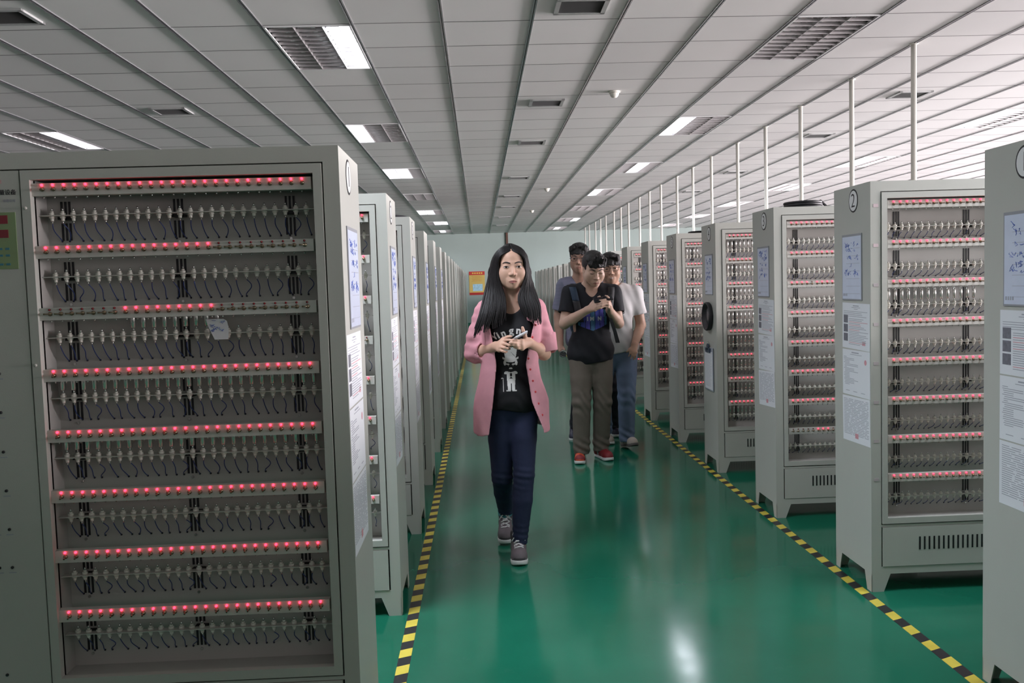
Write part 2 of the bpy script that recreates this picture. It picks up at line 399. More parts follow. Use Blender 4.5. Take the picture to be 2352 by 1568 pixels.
# small repeated parts
SM = {}
def lead(name, mb, mats): SM[name] = mb.mesh(name, mats)
lead('led', MB().lathe([(.0034, .002), (.0034, -.0025), (.0030, -.0046), (.0019, -.0062), (.0001, -.0068)], 'y', n=10), [led_on])
lead('led_off', MB().lathe([(.0032, .002), (.0032, -.0025), (.0028, -.0044), (.0017, -.0058), (.0001, -.0062)], 'y', n=10), [led_off])
def switch(dx, dy, dz):
    m = MB().lathe([(.0060, .001), (.0060, -.003), (.0046, -.003), (.0042, -.007), (.0028, -.0085), (.0001, -.0088)], 'y', n=8)
    m.tube([(0, -.007, 0), (dx * .5, -.007 + dy * .5, dz * .5), (dx, -.007 + dy, dz)], [.0016, .0019, .0026], 6)
    return m
lead('switch', switch(.002, -.010, -.003), [brass])
lead('switch_tilt', switch(.011, -.006, -.001), [brass])
lead('switch_off', switch(-.014, -.005, .0), [brass])
hm = MB().lathe([(.0001, .0215), (.0022, .0208), (.0026, .0130)], n=8, m=1)
for P_ in ([(.0030, .0135), (.0046, .0120), (.0050, .0085)], [(.0050, .0085), (.0078, .0078), (.0080, .0012)], [(.0084, .0012), (.0084, -.0010)], [(.0078, -.0010), (.0078, -.0052), (.0066, -.0066)], [(.0060, -.0066), (.0044, -.0140), (.0038, -.0152)]): hm.lathe(P_, n=12, m=0, cap=True)
hm.lathe([(.0021, -.0150), (.0017, -.0225)], n=6, m=1)
lead('holder', hm, [ceram, steel])
def wire(k, drop):
    r = random.Random(k * 7 + 1); a = r.uniform(-.007, .013); e = r.uniform(-.004, .004); cdir = r.uniform(.3, 1)
    P = []
    for t in np.linspace(0, 1, 10):
        x = a * math.sin(math.pi * t * (1 if cdir < .6 else 1.6)) * (1 - .3 * t) + e * t
        P.append((x, .040 * t ** 2 + .010 * math.sin(math.pi * t), -.022 - drop * t - .003 * math.sin(math.pi * t)))
    m = MB().tube(P, .00135, 5)
    m.lathe([(.0030, .000), (.0030, -.0015)], 'y', (P[-1][0], .0405, P[-1][2]), 6, 1)
    return m
for k in range(8): lead('wire%d' % k, wire(k, .047), [wirem, slotm]); lead('short_wire%d' % k, wire(k + 20, .026), [wirem, slotm])
lead('cell', MB().lathe([(.0055, 0), (.0067, .0008), (.0067, .0470), (.0055, .0482)], n=14).lathe([(.0024, .0480), (.0024, .0500)], n=8, m=1), [cellm, steel])

def small(name, mesh, parent, loc): return put(name, SM[mesh], parent, loc)
def mass(mesh_of, ks, s, dy, dz):
    b = MB()
    return b
BULK = {}
def bulk(key, fn, mats):
    if key not in BULK: BULK[key] = fn().mesh(key[0], mats)
    return BULK[key]
def src(name):
    """an MB view of one of the small meshes"""
    me = SM[name]; b = MB(); b.v = [tuple(v.co) for v in me.vertices]
    for p in me.polygons: b.f.append(list(p.vertices)); b.m.append(p.material_index); b.sm.append(p.use_smooth)
    return b
def rack(s, x, y, label, group, solo=(), off=(), tilt=False, rest=True):
    """solo: the (row, slot) positions that get an LED, switch, holder and wire of their own; off: dark ones"""
    d = rk(s)
    t = thing('battery_rack', label, 'battery rack', (x, y, 0), group)
    for nm in ('rack_body', 'door', 'inner_tray', 'lower_panel', 'control_panel'): put(nm, d[nm], t)
    for q in 'abcd': put('foot', d['foot_' + q], t)
    solo = set(solo); off = set(off)
    sw = 'switch_tilt' if tilt else 'switch'
    for i in range(8):
        rl = put('led_rail', d['led_rail'], t, (0, 0, rail_top(i)))
        hs = put('holder_strip', d['holder_strip'], t, (0, 0, strip_z(i, s)))
        left = []
        for k in range(NSLOT):
            u = s * slot_u(k)
            if (i, k) in solo:
                o = (i, k) in off
                small('led', 'led_off' if o else 'led', rl, (u, .006, -.0050))
                small('toggle_switch', 'switch_off' if o else sw, rl, (u + .0012, .006, -.0165))
                small('holder', 'holder', hs, (u, .054, 0))
                small('wire', ('wire%d' if s < 0 else 'short_wire%d') % R_.randrange(8), hs, (u, .054, 0))
            else: left.append(k)
        if left and rest:
            key = tuple(left)
            def leds():
                b = MB(); q = src('led')
                for k in left: b.merge(q, (s * slot_u(k), .006, -.0050))
                return b
            def sws():
                b = MB(); q = src(sw)
                for k in left: b.merge(q, (s * slot_u(k) + .0012, .006, -.0165))
                return b
            def hol():
                b = MB(); q = src('holder')
                for k in left: b.merge(q, (s * slot_u(k), .054, 0))
                for k in left: b.merge(src(('wire%d' if s < 0 else 'short_wire%d') % ((k * 5 + len(left)) % 8)), (s * slot_u(k), .054, 0), {0: 2, 1: 3})
                return b
            tag(put('led', bulk(('leds', s, key), leds, [led_on]), rl), kind='stuff')
            tag(put('toggle_switch', bulk(('switches', s, key, sw), sws, [brass]), rl), kind='stuff')
            tag(put('holder', bulk(('holders', s, key), hol, [ceram, steel, wirem, slotm]), hs), kind='stuff')
    return t
def disc(parent, s, text, y=.17, z=1.733):
    b = MB(); n = 28
    for r, th, m in ((1.0, .0012, 1), (.87, .0018, 0)):
        P = [(y + .047 * r * math.cos(2 * math.pi * k / n), z + .052 * r * math.sin(2 * math.pi * k / n)) for k in range(n)]
        b.prism(P, 'x', 0, -s * th, m)
    o = b.build('number_label', [discw, black], parent)
    tm_ = set_mat(text_mesh(text, 0.088, .0004, bold=-0.0012), black)
    # text plane (x right, y up) stands on the side panel, read from the aisle
    d = put('numeral', tm_, o, (-s * .0023, y, z - .002), Euler((math.radians(90), 0, math.radians(-90 if s > 0 else 90))))
    return o

RX, LX = 1.69, -0.377
RY = [2.485 + 1.2365 * k for k in range(20)]
LY = [2.45 + 1.2365 * k for k in range(20)]
off1 = [(1, k) for k in range(9)] + [(2, k) for k in range(9)] + [(2, k) for k in range(18, 25)]
solo1 = [(i, k) for i in range(4) for k in range(NSLOT)]
left_racks, right_racks = [], []
G_L, G_R = 'battery racks in the left row', 'battery racks in the right row'
for n in range(20):
    if n == 0: lab, so, of = 'big grey battery rack labelled 1 filling the left foreground with rows of red lights', solo1, off1
    elif n == 1: lab, so, of = 'grey battery rack in left row, right behind the big rack labelled 1', [(i, k) for i in range(8) for k in range(2)], [(3, 0)]
    elif n == 2: lab, so, of = 'grey battery rack in left row with a black lid lying on its top', [(i, 0) for i in range(8)], []
    else: lab, so, of = 'grey battery rack, %s from the front in the left row along the aisle' % ORD[n + 1], [], []
    left_racks.append(rack(-1, LX, LY[n], lab, G_L, so, of))
cols = {1: 12, 2: 10, 3: 7, 4: 4, 5: 3, 6: 3}
for n in range(20):
    so = [(i, k) for i in range(8) for k in range(cols.get(n, 0))]; of = []
    if n == 0: lab = 'grey battery rack at the right edge, cut by the frame, three notices on its side'
    elif n == 1: lab = 'grey battery rack labelled 2 in the right row, next to the cut-off one'
    elif n == 2: lab = 'grey battery rack labelled 3 in the right row, black cable on its top'; of = [(2, 4)] + [(7, k) for k in (0, 1, 2, 3, 4, 8, 9)]
    elif n == 3: lab = 'grey battery rack labelled 4 with a clipboard and a black disc on its side'
    else: lab = 'grey battery rack, %s from the front in the right row along the aisle' % ORD[n + 1]
    right_racks.append(rack(1, RX, RY[n], lab, G_R, so, of, tilt=True))
for n, t_ in ((0, '1'), (1, '2'), (2, '3')): disc(left_racks[n], -1, t_)
for n, t_ in ((0, '1'), (1, '2'), (2, '3'), (3, '4'), (4, '5')): disc(right_racks[n], 1, t_)
# row stickers on the stile of the rack labelled 2
b = MB()
for i in range(8): b.box(.012, .034, -.0012, 0, rail_top(i) - .028, rail_top(i) - .014, 0 if i < 2 else 1)
b.build('row_sticker', [mat('sticker_pink', (0.62, 0.50, 0.52), 0.6, noise=0.05), mat('sticker_faded', (0.46, 0.41, 0.42), 0.6, noise=0.1)], right_racks[1])

# control panel face of the near left rack
cp = MB()
s = -1
P0 = left_racks[0]
cpanel = [c for c in P0.children if c.name.startswith('control_panel')][0]
X = lambda wx: wx - LX
b = MB(); b.box(X(-1.258), X(-1.46), -.0045, -.003, 1.486, 1.640)
ov = b.build('display_overlay', [mat('overlay_green', (0.22, 0.30, 0.15), 0.4, noise=0.06)], cpanel)
for z0, z1 in ((1.609, 1.632), (1.571, 1.593)):
    MB().box(X(-1.279), X(-1.37), -.0056, -.0044, z0, z1).build('display_window', [mat('display_red', (0.20, 0.012, 0.022), 0.15, noise=0.05)], ov)
for z in (1.541, 1.523, 1.499):
    for x in (-1.284, -1.303, -1.322, -1.341):
        b = MB(); b.box(X(x) - .0055, X(x) + .0055, -.0052, -.0044, z - .0028, z + .0028); b.build('key', [mat('key_blue', (0.05, 0.20, 0.26), 0.4, noise=0.2, nscale=200)], ov)
for txt, x, z, size, col in (('2', -1.2885, 1.7225, .013, redink), ('量设备', -1.2515, 1.693, .0155, black), ('有限公司', -1.2545, 1.6705, .0085, ink)):
    me = set_mat(text_mesh(txt, size, .0003, 'RIGHT', .0001), col)
    put('lettering', me, cpanel, (X(x), -.0035, z), Euler((math.radians(90), 0, 0)))
for x, z, lab_ in ((-1.332, 1.092, 1), (-1.332, .982, 1), (-1.331, .873, 1), (-1.330, .764, 1), (-1.329, .656, 1), (-1.329, 1.20, 1), (-1.364, .764, 1), (-1.364, .656, 1), (-1.363, .349, 0)):
    b = MB().lathe([(.0042, 0), (.0042, -.003), (.003, -.0045)], 'y', (X(x), -.003, z), 10)
    if lab_: b.box(X(x) - .010, X(x) + .010, -.0034, -.003, z - .0165, z - .0135, 1)
    b.build('indicator', [black, ink], cpanel)

# ------------------------------------------------------------------ cells standing in the holders
def cell(where, s, x, y, i, k):
    o = put('battery_cell', SM['cell'], None, (x + s * slot_u(k), y + .054, strip_z(i, s) + .0215))
    tag(o, 'silver battery cell, %s row down, %s slot from the aisle, %s' % (ORD[i + 1], ORD[k + 1], where), 'battery cell', 'battery cells, ' + where)
for k in range(9, 18): cell('big left rack', -1, LX, LY[0], 2, k)
for i in (3, 4):
    for k in range(25): cell('big left rack', -1, LX, LY[0], i, k)
for k in range(14): cell('rack by right edge', 1, RX, RY[1], 2, k)
for i in range(8):
    for k in range(7): cell('rack with clipboard', 1, RX, RY[3], i, k)
for i in range(8):
    for k in range(4): cell('rack behind clipboard rack', 1, RX, RY[4], i, k)
for i in range(6):
    for k in range(3): cell('sixth right rack', 1, RX, RY[5], i, k)
for n in range(3):                                   # right row continued out of view, added to shade the near left rack
    rack(1, RX, RY[0] - 1.2365 * (n + 1), 'unseen grey battery rack added to the right row, %s one behind the photographer' % ORD[n + 1], G_R)
# ------------------------------------------------------------------ ceiling fixtures
louvrem = mat('louvre_alu', (0.52, 0.50, 0.50), 0.3, 0.6, noise=0.12, nscale=30)
reflm = mat('reflector_alu', (0.42, 0.38, 0.38), 0.14, 0.95, noise=0.25, nscale=7)
tube_on = mat('tube_lit', (0.9, 0.92, 1.0), 0.4, emit=(0.86, 0.90, 1.0), estr=22.0, noise=0.01)
tube_off = mat('tube_dark', (0.62, 0.63, 0.63), 0.25, noise=0.02)
whitem = mat('fitting_white', (0.68, 0.69, 0.68), 0.4, noise=0.03)
FW, FL, FD = TX - 0.02, 2 * TY - 0.02, 0.085
CW = FW / 3
def fx_meshes():
    d = {}
    b = MB()                                             # housing: rim and the dark space above
    hw, hl = FW / 2, FL / 2
    z0 = CEIL - 0.010
    for q in ((-hw, -hw + .012, -hl, hl), (hw - .012, hw, -hl, hl), (-hw, hw, -hl, -hl + .012), (-hw, hw, hl - .012, hl)): b.box(q[0], q[1], q[2], q[3], -.010, .001, 0)
    d['frame'] = b.mesh('frame', [whitem])
    b = MB()                                             # louvre: lengthwise dividers and cross blades
    for i in (1, 2): b.prism([(-hw + CW * i - .002, -.0095), (-hw + CW * i + .002, -.0095), (-hw + CW * i + .006, .014), (-hw + CW * i - .006, .014)], 'y', -hl + .012, hl - .012)
    n = 11
    for j in range(n + 1):
        y = -hl + .014 + (2 * hl - .028) * j / n
        b.prism([(y - .0010, -.0095), (y + .0010, -.0095), (y + .0045, .014), (y - .0045, .014)], 'x', -hw + .012, hw - .012)
    d['louvre'] = b.mesh('louvre', [louvrem])
    b = MB()                                             # one reflector trough
    P = []
    for k in range(9):
        a = math.pi * k / 8; P.append((-(CW / 2 - .004) * math.cos(a), .03 + .060 * math.sin(a) ** .7))
    vs = [(p[0], y, p[1]) for y in (-hl + .012, hl - .012) for p in P]
    b.add(vs, [(k, k + 1, k + 10, k + 9) for k in range(8)], 0, True)
    b.add([(q, y, z) for y in (-hl + .012, hl - .012) for q, z in ((-CW / 2, 0), (CW / 2, 0), (CW / 2, .09), (-CW / 2, .09))], [(0, 1, 2, 3), (4, 7, 6, 5)], 0)
    d['reflector'] = b.mesh('reflector', [reflm])
    d['tube_on'] = MB().lathe([(.013, -hl + .05), (.013, hl - .05)], 'y', (0, 0, .055), 10).mesh('tube', [tube_on])
    d['tube_off'] = MB().lathe([(.013, -hl + .05), (.013, hl - .05)], 'y', (0, 0, .055), 10).mesh('tube', [tube_off])
    return d
FX = fx_meshes()
def troffer(ci, rj, lit, label):
    x = GX + TX * (ci + .5); y = GY + TY * (rj + 1)
    t = thing('ceiling_light', label, 'ceiling light', (x, y, CEIL), 'grid lights in the ceiling')
    put('frame', FX['frame'], t); put('louvre', FX['louvre'], t)
    for i in range(3):
        q = (-FW / 2 + CW * (i + .5), 0, 0)
        rf = put('reflector', FX['reflector'], t, q)
        put('tube', FX['tube_on' if i in lit else 'tube_off'], rf)
        if i in lit:                                     # the tube's own light, leaving through the louvre
            l = bpy.data.lights.new('tube_light', 'AREA'); l.shape = 'RECTANGLE'; l.size = CW * .86; l.size_y = FL * .93; l.energy = LAMP_W * (1.35 if rj < 0 else 1.0); l.color = (.86, .90, 1.0); l.spread = math.radians(150)
            o = bpy.data.objects.new('tube_light', l); C.objects.link(o); o.parent = rf; o.location = (0, 0, .020)
LAMP_W = 26.0
# openings in the ceiling above the lights are cut tile by tile
FIX = []
side = {-2: 'left of the aisle', 4: 'above the right racks', 10: 'far to the right', -8: 'far to the left', 16: 'beside the right windows'}
LIT = {(-2, -1): (0, 1, 2), (4, -1): (1,), (10, -1): (), (-2, 0): (2,), (-2, 1): (0,), (-2, 2): (0, 1), (-2, 3): (), (-2, 4): (0, 1), (-2, 5): (1, 2), (-2, 6): (1,),
       (4, 0): (), (4, 1): (0,), (4, 2): (1,), (4, 3): (0,), (4, 4): (), (4, 5): (2,), (4, 6): (1,),
       (10, 0): (0,), (10, 1): (0,), (10, 2): (0,), (10, 3): (2,), (10, 4): (0,), (10, 5): (1,), (10, 6): (0,),
       (-8, 0): (), (-8, 1): (2,), (-8, 2): (), (-8, 3): (1,), (-8, 4): (), (-8, 5): (0,), (-8, 6): ()}
def say(l): return 'all three tubes off' if not l else 'all three tubes lit' if len(l) == 3 else ('two tubes lit' if len(l) == 2 else ('left tube lit', 'middle tube lit', 'right tube lit')[l[0]])
for (ci, n), l in LIT.items():
    FIX.append((ci, 6 * n))
    troffer(ci, 6 * n, l, 'louvred ceiling light %s, %s from the front, %s' % (side[ci], ORD[n + 2], say(l)))
old = bpy.data.objects['ceiling']; om = old.data
holes = [(GX + TX * c + .012, GX + TX * (c + 1) - .012, GY + TY * r + .012, GY + TY * (r + 2) - .012) for c, r in FIX]
xs = sorted({X0, X1} | {h[0] for h in holes} | {h[1] for h in holes}); ys = sorted({Y0, Y1} | {h[2] for h in holes} | {h[3] for h in holes})
b = MB()
for xa, xb in zip(xs, xs[1:]):
    run = None
    for ya, yb in list(zip(ys, ys[1:])) + [(None, None)]:
        cut = ya is None or any(h[0] <= xa and xb <= h[1] and h[2] <= ya and yb <= h[3] for h in holes)
        if cut:
            if run: b.box(xa, xb, run[0], run[1], CEIL, CEIL + .012); run = None
        else: run = (run[0] if run else ya, yb)
b.box(X0, X1, Y0, Y1, CEIL + .11, CEIL + .16)
old.data = b.mesh('ceiling', [cm]); bpy.data.meshes.remove(om)
# the joints stop at the lights
om = bpy.data.objects['trim_2'].data; b = MB()
for j in range(int((Y0 - GY) / TY), int((Y1 - GY) / TY) + 1):
    y = GY + TY * j; segs = [(X0, X1)]
    for c, r in FIX:
        if j == r + 1:
            h0, h1 = GX + TX * c + .012, GX + TX * (c + 1) - .012
            segs = [q for s_ in segs for q in (((s_[0], h0), (h1, s_[1])) if s_[0] < h0 < s_[1] else (s_,))]
    for q in segs: b.box(q[0], q[1], y - .0045, y + .0045, CEIL - .0015, CEIL + .002)
bpy.data.objects['trim_2'].data = b.mesh('trim_2', [MATS['joint_grey']]); bpy.data.meshes.remove(om)

# air grilles
grm = mat('grille_grey', (0.42, 0.43, 0.42), 0.4, 0.3, noise=0.05)
def grille_meshes():
    f = MB(); hx, hy = .172, .155
    for q in ((-hx, -hx + .03, -hy, hy), (hx - .03, hx, -hy, hy), (-hx, hx, -hy, -hy + .03), (-hx, hx, hy - .03, hy)): f.box(q[0], q[1], q[2], q[3], -.014, 0)
    v = MB()
    for k in range(14):
        y = -hy + .036 + k * (2 * hy - .07) / 13; v.add([(-hx + .03, y - .006, -.012), (hx - .03, y - .006, -.012), (hx - .03, y + .006, -.002), (-hx + .03, y + .006, -.002)], [(0, 1, 2, 3)])
    k_ = MB().box(-hx + .03, hx - .03, -hy + .03, hy - .03, -.0012, 0)
    return f.mesh('frame', [grm]), v.mesh('vanes', [grm]), k_.mesh('duct', [dark])
GR = grille_meshes()
gcount = {}
for ci, name, js in ((1, 'in the tile row above the aisle', (-1, 4, 8, 14, 19, 23, 28, 33)), (-5, 'in the ceiling left of the aisle', (-1, 4, 9, 14, 19)), (7, 'in the ceiling beyond the white poles', (4, 8, 14, 19, 23))):
    for n, j in enumerate(js):
        t = thing('air_vent', 'square grey air vent %s, %s from the front' % (name, ORD[n + 1]), 'air vent', (GX + TX * (ci + .5), GY + TY * (j + .5), CEIL), 'air vents in the ceiling')
        put('frame', GR[0], t); put('vanes', GR[1], t); put('duct', GR[2], t)
# smoke detectors
cream = mat('detector_cream', (0.66, 0.65, 0.58), 0.4, noise=0.04)
bs = MB().lathe([(.056, 0), (.056, -.012), (.050, -.016)], n=20).mesh('base', [cream]); hd = MB().lathe([(.046, -.014), (.043, -.030), (.034, -.048), (.026, -.052), (.026, -.056), (.0001, -.057)], n=20).mesh('sensor_head', [cream])
for n, (x, y) in enumerate(((1.345, 8.42), (1.345, 16.7), (1.345, 21.5))):
    t = thing('smoke_detector', 'cream smoke detector on the ceiling right of the air vents, %s from the front' % ORD[n + 1], 'smoke detector', (x, y, CEIL), 'smoke detectors on the ceiling')
    put('base', bs, t); put('sensor_head', hd, t)
# white conduit poles rising behind the right racks
polem = mat('pole_white', (0.66, 0.66, 0.60), 0.35, noise=0.04)
pp = MB().lathe([(.022, 0), (.022, CEIL - .004)], n=16).mesh('pipe', [polem]); pc = MB().lathe([(.034, 0), (.034, -.006), (.026, -.010)], n=16).mesh('ceiling_flange', [polem])
for n in range(19):
    t = thing('conduit_pole', 'thin white pole up to the ceiling behind the right racks, %s from the front' % ORD[n + 1], 'pole', (GX + TX * 6 + .02 * math.sin(n * 2.1), 6.93 + 1.2 * n, 0), 'white poles behind the right racks')
    put('pipe', pp, t); put('ceiling_flange', pc, t, (0, 0, CEIL))
# ------------------------------------------------------------------ sheets and boards on the rack sides
def sheet_mesh(kind, seed):
    """A4 landscape notice; local x runs along the sheet's width, y up, z towards the reader"""
    r = random.Random(seed); b = MB(); W, H = .285, .208
    b.box(-W / 2, W / 2, -H / 2, H / 2, 0, .0006, 0)
    def line(x0, x1, y, h=.0022, m=1): b.box(x0, x1, y - h / 2, y + h / 2, .0006, .00085, m)
    x0, x1 = -W / 2 + .014, W / 2 - .014
    if kind == 'photos':
        line(-.03, .03, .092, .004); line(-.045, .045, .084); line(-.02, .02, .077)
        for k in range(3): b.box(x0, x0 + .045, .030 - k * .042 - .018, .030 - k * .042 + .018, .0006, .0009, 2)
        for k in range(4): line(x0, x1 - r.uniform(0, .08), .066 - k * .0075)
        y = .032
        while y > -.085:
            line(x0 + .055, x1 - r.uniform(0, .10), y, .0024, 3 if r.random() < .16 else 1); y -= .0072
        for k in range(3): line(x1 - .062, x1 - .03, -.068 - k * .006, .0035, 3)
    elif kind == 'list':
        line(-.045, .03, .092, .0048); line(-.06, .06, .083)
        y = .070
        while y > -.06:
            line(x0 + .004 * r.randrange(4), x0 + r.choice((.03, .06, .11, .15)), y, .0024); y -= .0066
        b.lathe([(.012, 0), (.012, .0003)], 'z', (x1 - .03, .055, .0006), 16, 3)
        for k in range(3): line(x0 + .02 + .08 * k, x0 + .06 + .08 * k, -.085, .0024)
    else:
        y = .090
        while y > -.075:
            c = x0
            while c < x1 - .01:
                e = min(x1, c + r.uniform(.02, .10)); line(c, e, y, .0026); c = e + r.uniform(.004, .02)
            y -= .0070
        b.box(-.012, .022, -.085, -.062, .0006, .0009, 3)
    return b.mesh('notice_sheet', [paper, ink, inkd, redink])
SHEETS = [sheet_mesh('photos', 1), sheet_mesh('list', 2), sheet_mesh('table', 3)]
def board_parts(seed):
    r = random.Random(seed); W, H = .207, .298
    rim = MB(); rim.box(-W / 2, W / 2, -H / 2, H / 2, 0, .003)
    film = MB().box(-W / 2 + .006, W / 2 - .006, -H / 2 + .006, H / 2 - .010, .003, .0036)
    mk = MB()
    for k in range(7):                                   # ruled lines
        y = .085 - k * .034; mk.box(-.055, .085, y - .0006, y + .0006, .0036, .0039, 0)
    for k in range(46):                                  # handwriting
        x, y = r.choice((-.055, -.03, -.01, .03, .055)) + r.uniform(-.008, .008), r.choice((.112, .098, .078, .044, .012, -.02, -.03)) + r.uniform(-.007, .007)
        P = [(x + r.uniform(-.012, .012), y + r.uniform(-.009, .009), .0040) for _ in range(4)]
        mk.tube(P, .0009, 4, 1, False)
    for k in range(4): mk.box(-.09 + .012 * k, -.083 + .012 * k, -.130, -.118, .0036, .004, 0)
    return [rim.mesh('rim', [boardrim]), film.mesh('film', [boardm]), mk.mesh('handwriting', [ink, blueink])]
BOARDS = [board_parts(k) for k in (5, 6, 7)]
tapem = mat('tape_clear', (0.45, 0.46, 0.47), 0.25, noise=0.05)
def side_rot(s): return Euler((math.radians(90), 0, math.radians(-90 if s > 0 else 90)))
def side_loc(s, y, z, off=0.0): return ((RX if s > 0 else LX) - s * (.0004 + off), y, z)
def board(s, yfront, which, where, y=.17, z=1.436):
    t = thing('status_board', 'portrait status board with blue handwriting on the side of %s' % where, 'status board', side_loc(s, yfront + y, z), 'status boards on the rack sides', side_rot(s))
    for m_, n in zip(BOARDS[which], ('rim', 'film', 'handwriting')): put(n, m_, t)
def sheets(s, yfront, where, tilt=0.0, n=3):
    for k in range(n):
        o = put('notice_sheet', SHEETS[k], None, side_loc(s, yfront + .150, (1.170, .957, .744)[k]), side_rot(s))
        o.rotation_euler.rotate_axis('Z', tilt * (k - .6))
        tag(o, 'white printed notice, %s on the side of %s' % (('with three photos, topmost', 'with a short list, middle one', 'covered in small print, lowest'), ('',))[0][k] % () + '' if False else 'white printed notice %s, side of %s' % (('with three photos, topmost', 'with short list, middle one', 'full of small print, lowest')[k], where), 'notice', 'printed notices on the rack sides')
nm_r = ['rack at right edge', 'rack labelled 2', 'rack with cable on top', 'rack with clipboard', 'fifth right rack', 'sixth right rack', 'seventh right rack', 'eighth right rack']
for n in range(8):
    y0 = RY[n]
    board(1, y0, n % 3, nm_r[n], .185 if n else .17)
    if n != 3: sheets(1, y0, nm_r[n], (.0, .02, .035, 0, .02, .0, .03, .0)[n])
nm_l = ['big rack labelled 1', 'second left rack', 'third left rack', 'fourth left rack', 'fifth left rack', 'sixth left rack']
for n in range(6):
    board(-1, LY[n], (n + 1) % 3, nm_l[n], .19)
    sheets(-1, LY[n], nm_l[n], (.0, -.02, .01, .0, .02, 0)[n])
# clipboard and black disc on the rack with the clipboard
y4 = RY[3]
t = thing('clipboard', 'clipboard with a white list hanging from a hook on the right rack', 'clipboard', side_loc(1, y4 + .20, .745), None, side_rot(1))
bd = MB().box(-.118, .118, -.165, .155, .004, .008).build('backing_board', mat('clip_grey', (0.30, 0.33, 0.38), 0.5, noise=0.08), t)
b = MB().box(-.106, .106, -.155, .125, .0085, .0095, 0)
for k in range(24): b.box(-.085, .085 - R_.uniform(0, .04), .095 - k * .0098 - .001, .095 - k * .0098 + .001, .0095, .0098, 1)
b.build('list_sheet', [paper, ink], t)
b = MB().box(-.06, .06, .118, .150, .008, .018).lathe([(.024, -.004), (.024, .004)], 'z', (0, .160, .014), 16)
b.build('clip', mat('clip_blue', (0.05, 0.07, 0.12), 0.35, 0.4, noise=0.1), t)
b = MB().tube([(0, .160, .003), (0, .185, .003), (0, .20, .012), (0, .196, .02)], .002, 6); b.build('hook', steel, t)
t = thing('black_disc', 'round black dished disc hanging on the side of the rack with clipboard', 'disc', side_loc(1, y4 + .185, 1.13), None, side_rot(1))
MB().lathe([(.0001, .004), (.060, .004), (.078, .008), (.092, .030), (.101, .034), (.106, .026), (.104, .006), (.098, .0)], 'z', (0, 0, 0), 40).build('rim', black, t)
MB().lathe([(.062, .0045), (.060, .012), (.024, .016), (.0001, .016)], 'z', (0, 0, 0), 32).build('hub', mat('disc_grey', (0.07, 0.075, 0.085), 0.3, noise=0.2), t)

# things lying on the racks
def cable(name, label, x, y, rx, ry, turns, seed, r=.0075):
    q = random.Random(seed); P = []
    for k in range(turns * 16 + 1):
        a = 2 * math.pi * k / 16
        P.append((x + rx * math.cos(a) * (1 + q.uniform(-.05, .05)), y + ry * math.sin(a) * (1 + q.uniform(-.05, .05)), RH + r + .0006 + 2 * r * (k // 16) * .9))
    P += [(x + rx * 1.3, y - ry * .3, RH + r + .001), (x + rx * 2.1, y + ry * .2, RH + r + .001)]
    return tag(MB().tube(P, r, 8).build(name, black), label, 'cable')
cable('cable_coil', 'black cable coil lying on top of the right rack labelled 3', 1.93, RY[2] + .19, .10, .12, 3, 3)
cable('cable_coil', 'black cable coil lying on top of the fifth right rack', 1.95, RY[4] + .19, .10, .12, 2, 4, .006)
t = thing('storage_lid', 'flat black lid lying on top of the third left rack', 'lid', (LX - .19, LY[2] + .19, RH))
MB().lathe([(.17, .0005), (.172, .006), (.165, .016), (.15, .020), (.0001, .021)], n=40).build('cover', black, t); MB().lathe([(.176, .0005), (.178, .004), (.172, .007)], n=40, cap=False).build('rim', dark, t)
# folded paper tag in the big left rack
b = MB()
P = [(-.032, .028), (.016, .028), (.026, .022), (.030, .004), (.028, -.030), (-.010, -.030), (-.026, .006)]
b.prism(P, 'y', 0, .0008, 0)
q = random.Random(4)
for k in range(16):
    x, z = q.uniform(-.02, .018), q.uniform(-.006, .024)
    b.tube([(x + q.uniform(-.006, .006), -.0006, z + q.uniform(-.005, .005)) for _ in range(3)], .0007, 4, 1, False)
o = b.build('paper_tag', [paper, blueink], None, (-.740, LY[0] + .036, 1.303))
tag(o, 'white paper tag with blue scribbles propped among cells in big left rack', 'paper tag')

# poster and pipe on the far wall
t = thing('wall_poster', 'yellow poster with a red header and footer on the far wall', 'poster', (-.075, Y1 - .004, 1.515))
pw, ph = .27, .405
MB().box(-pw, pw, -.004, .003, -ph, ph).build('poster_sheet', mat('poster_yellow', (0.58, 0.42, 0.12), 0.5, noise=0.08), t)
rb = mat('poster_red', (0.42, 0.03, 0.025), 0.5, noise=0.05)
MB().box(-pw, pw, -.006, -.004, ph - .125, ph).build('header_band', rb, t); MB().box(-pw, pw, -.006, -.004, -ph, -ph + .085).build('footer_band', rb, t)
MB().box(-.15, .19, -.006, -.004, -.27, -.03).build('picture', mat('poster_blue', (0.36, 0.58, 0.70), 0.5, noise=0.4, nscale=14), t)
b = MB()
for k in range(7):
    z = ph - .16 - k * .028; b.box(-.19 + .02 * (k % 3), .17 - .05 * (k % 2), -.0058, -.004, z - .006, z + .006)
for k in range(5): b.box(-.16 + .075 * k, -.16 + .075 * k + .05, -.0075, -.006, ph - .085, ph - .035, 1)
b.build('print', [mat('poster_ink', (0.50, 0.27, 0.05), 0.6, noise=0.1), mat('poster_gold', (0.65, 0.45, 0.08), 0.5, noise=0.1)], t)
tag(MB().box(.965, 1.035, Y1 - .07, Y1, .16, CEIL - .001).build('wall_conduit', mat('conduit_brown', (0.10, 0.045, 0.03), 0.5, noise=0.15)), 'dark brown vertical duct on the far wall behind the woman', 'duct')
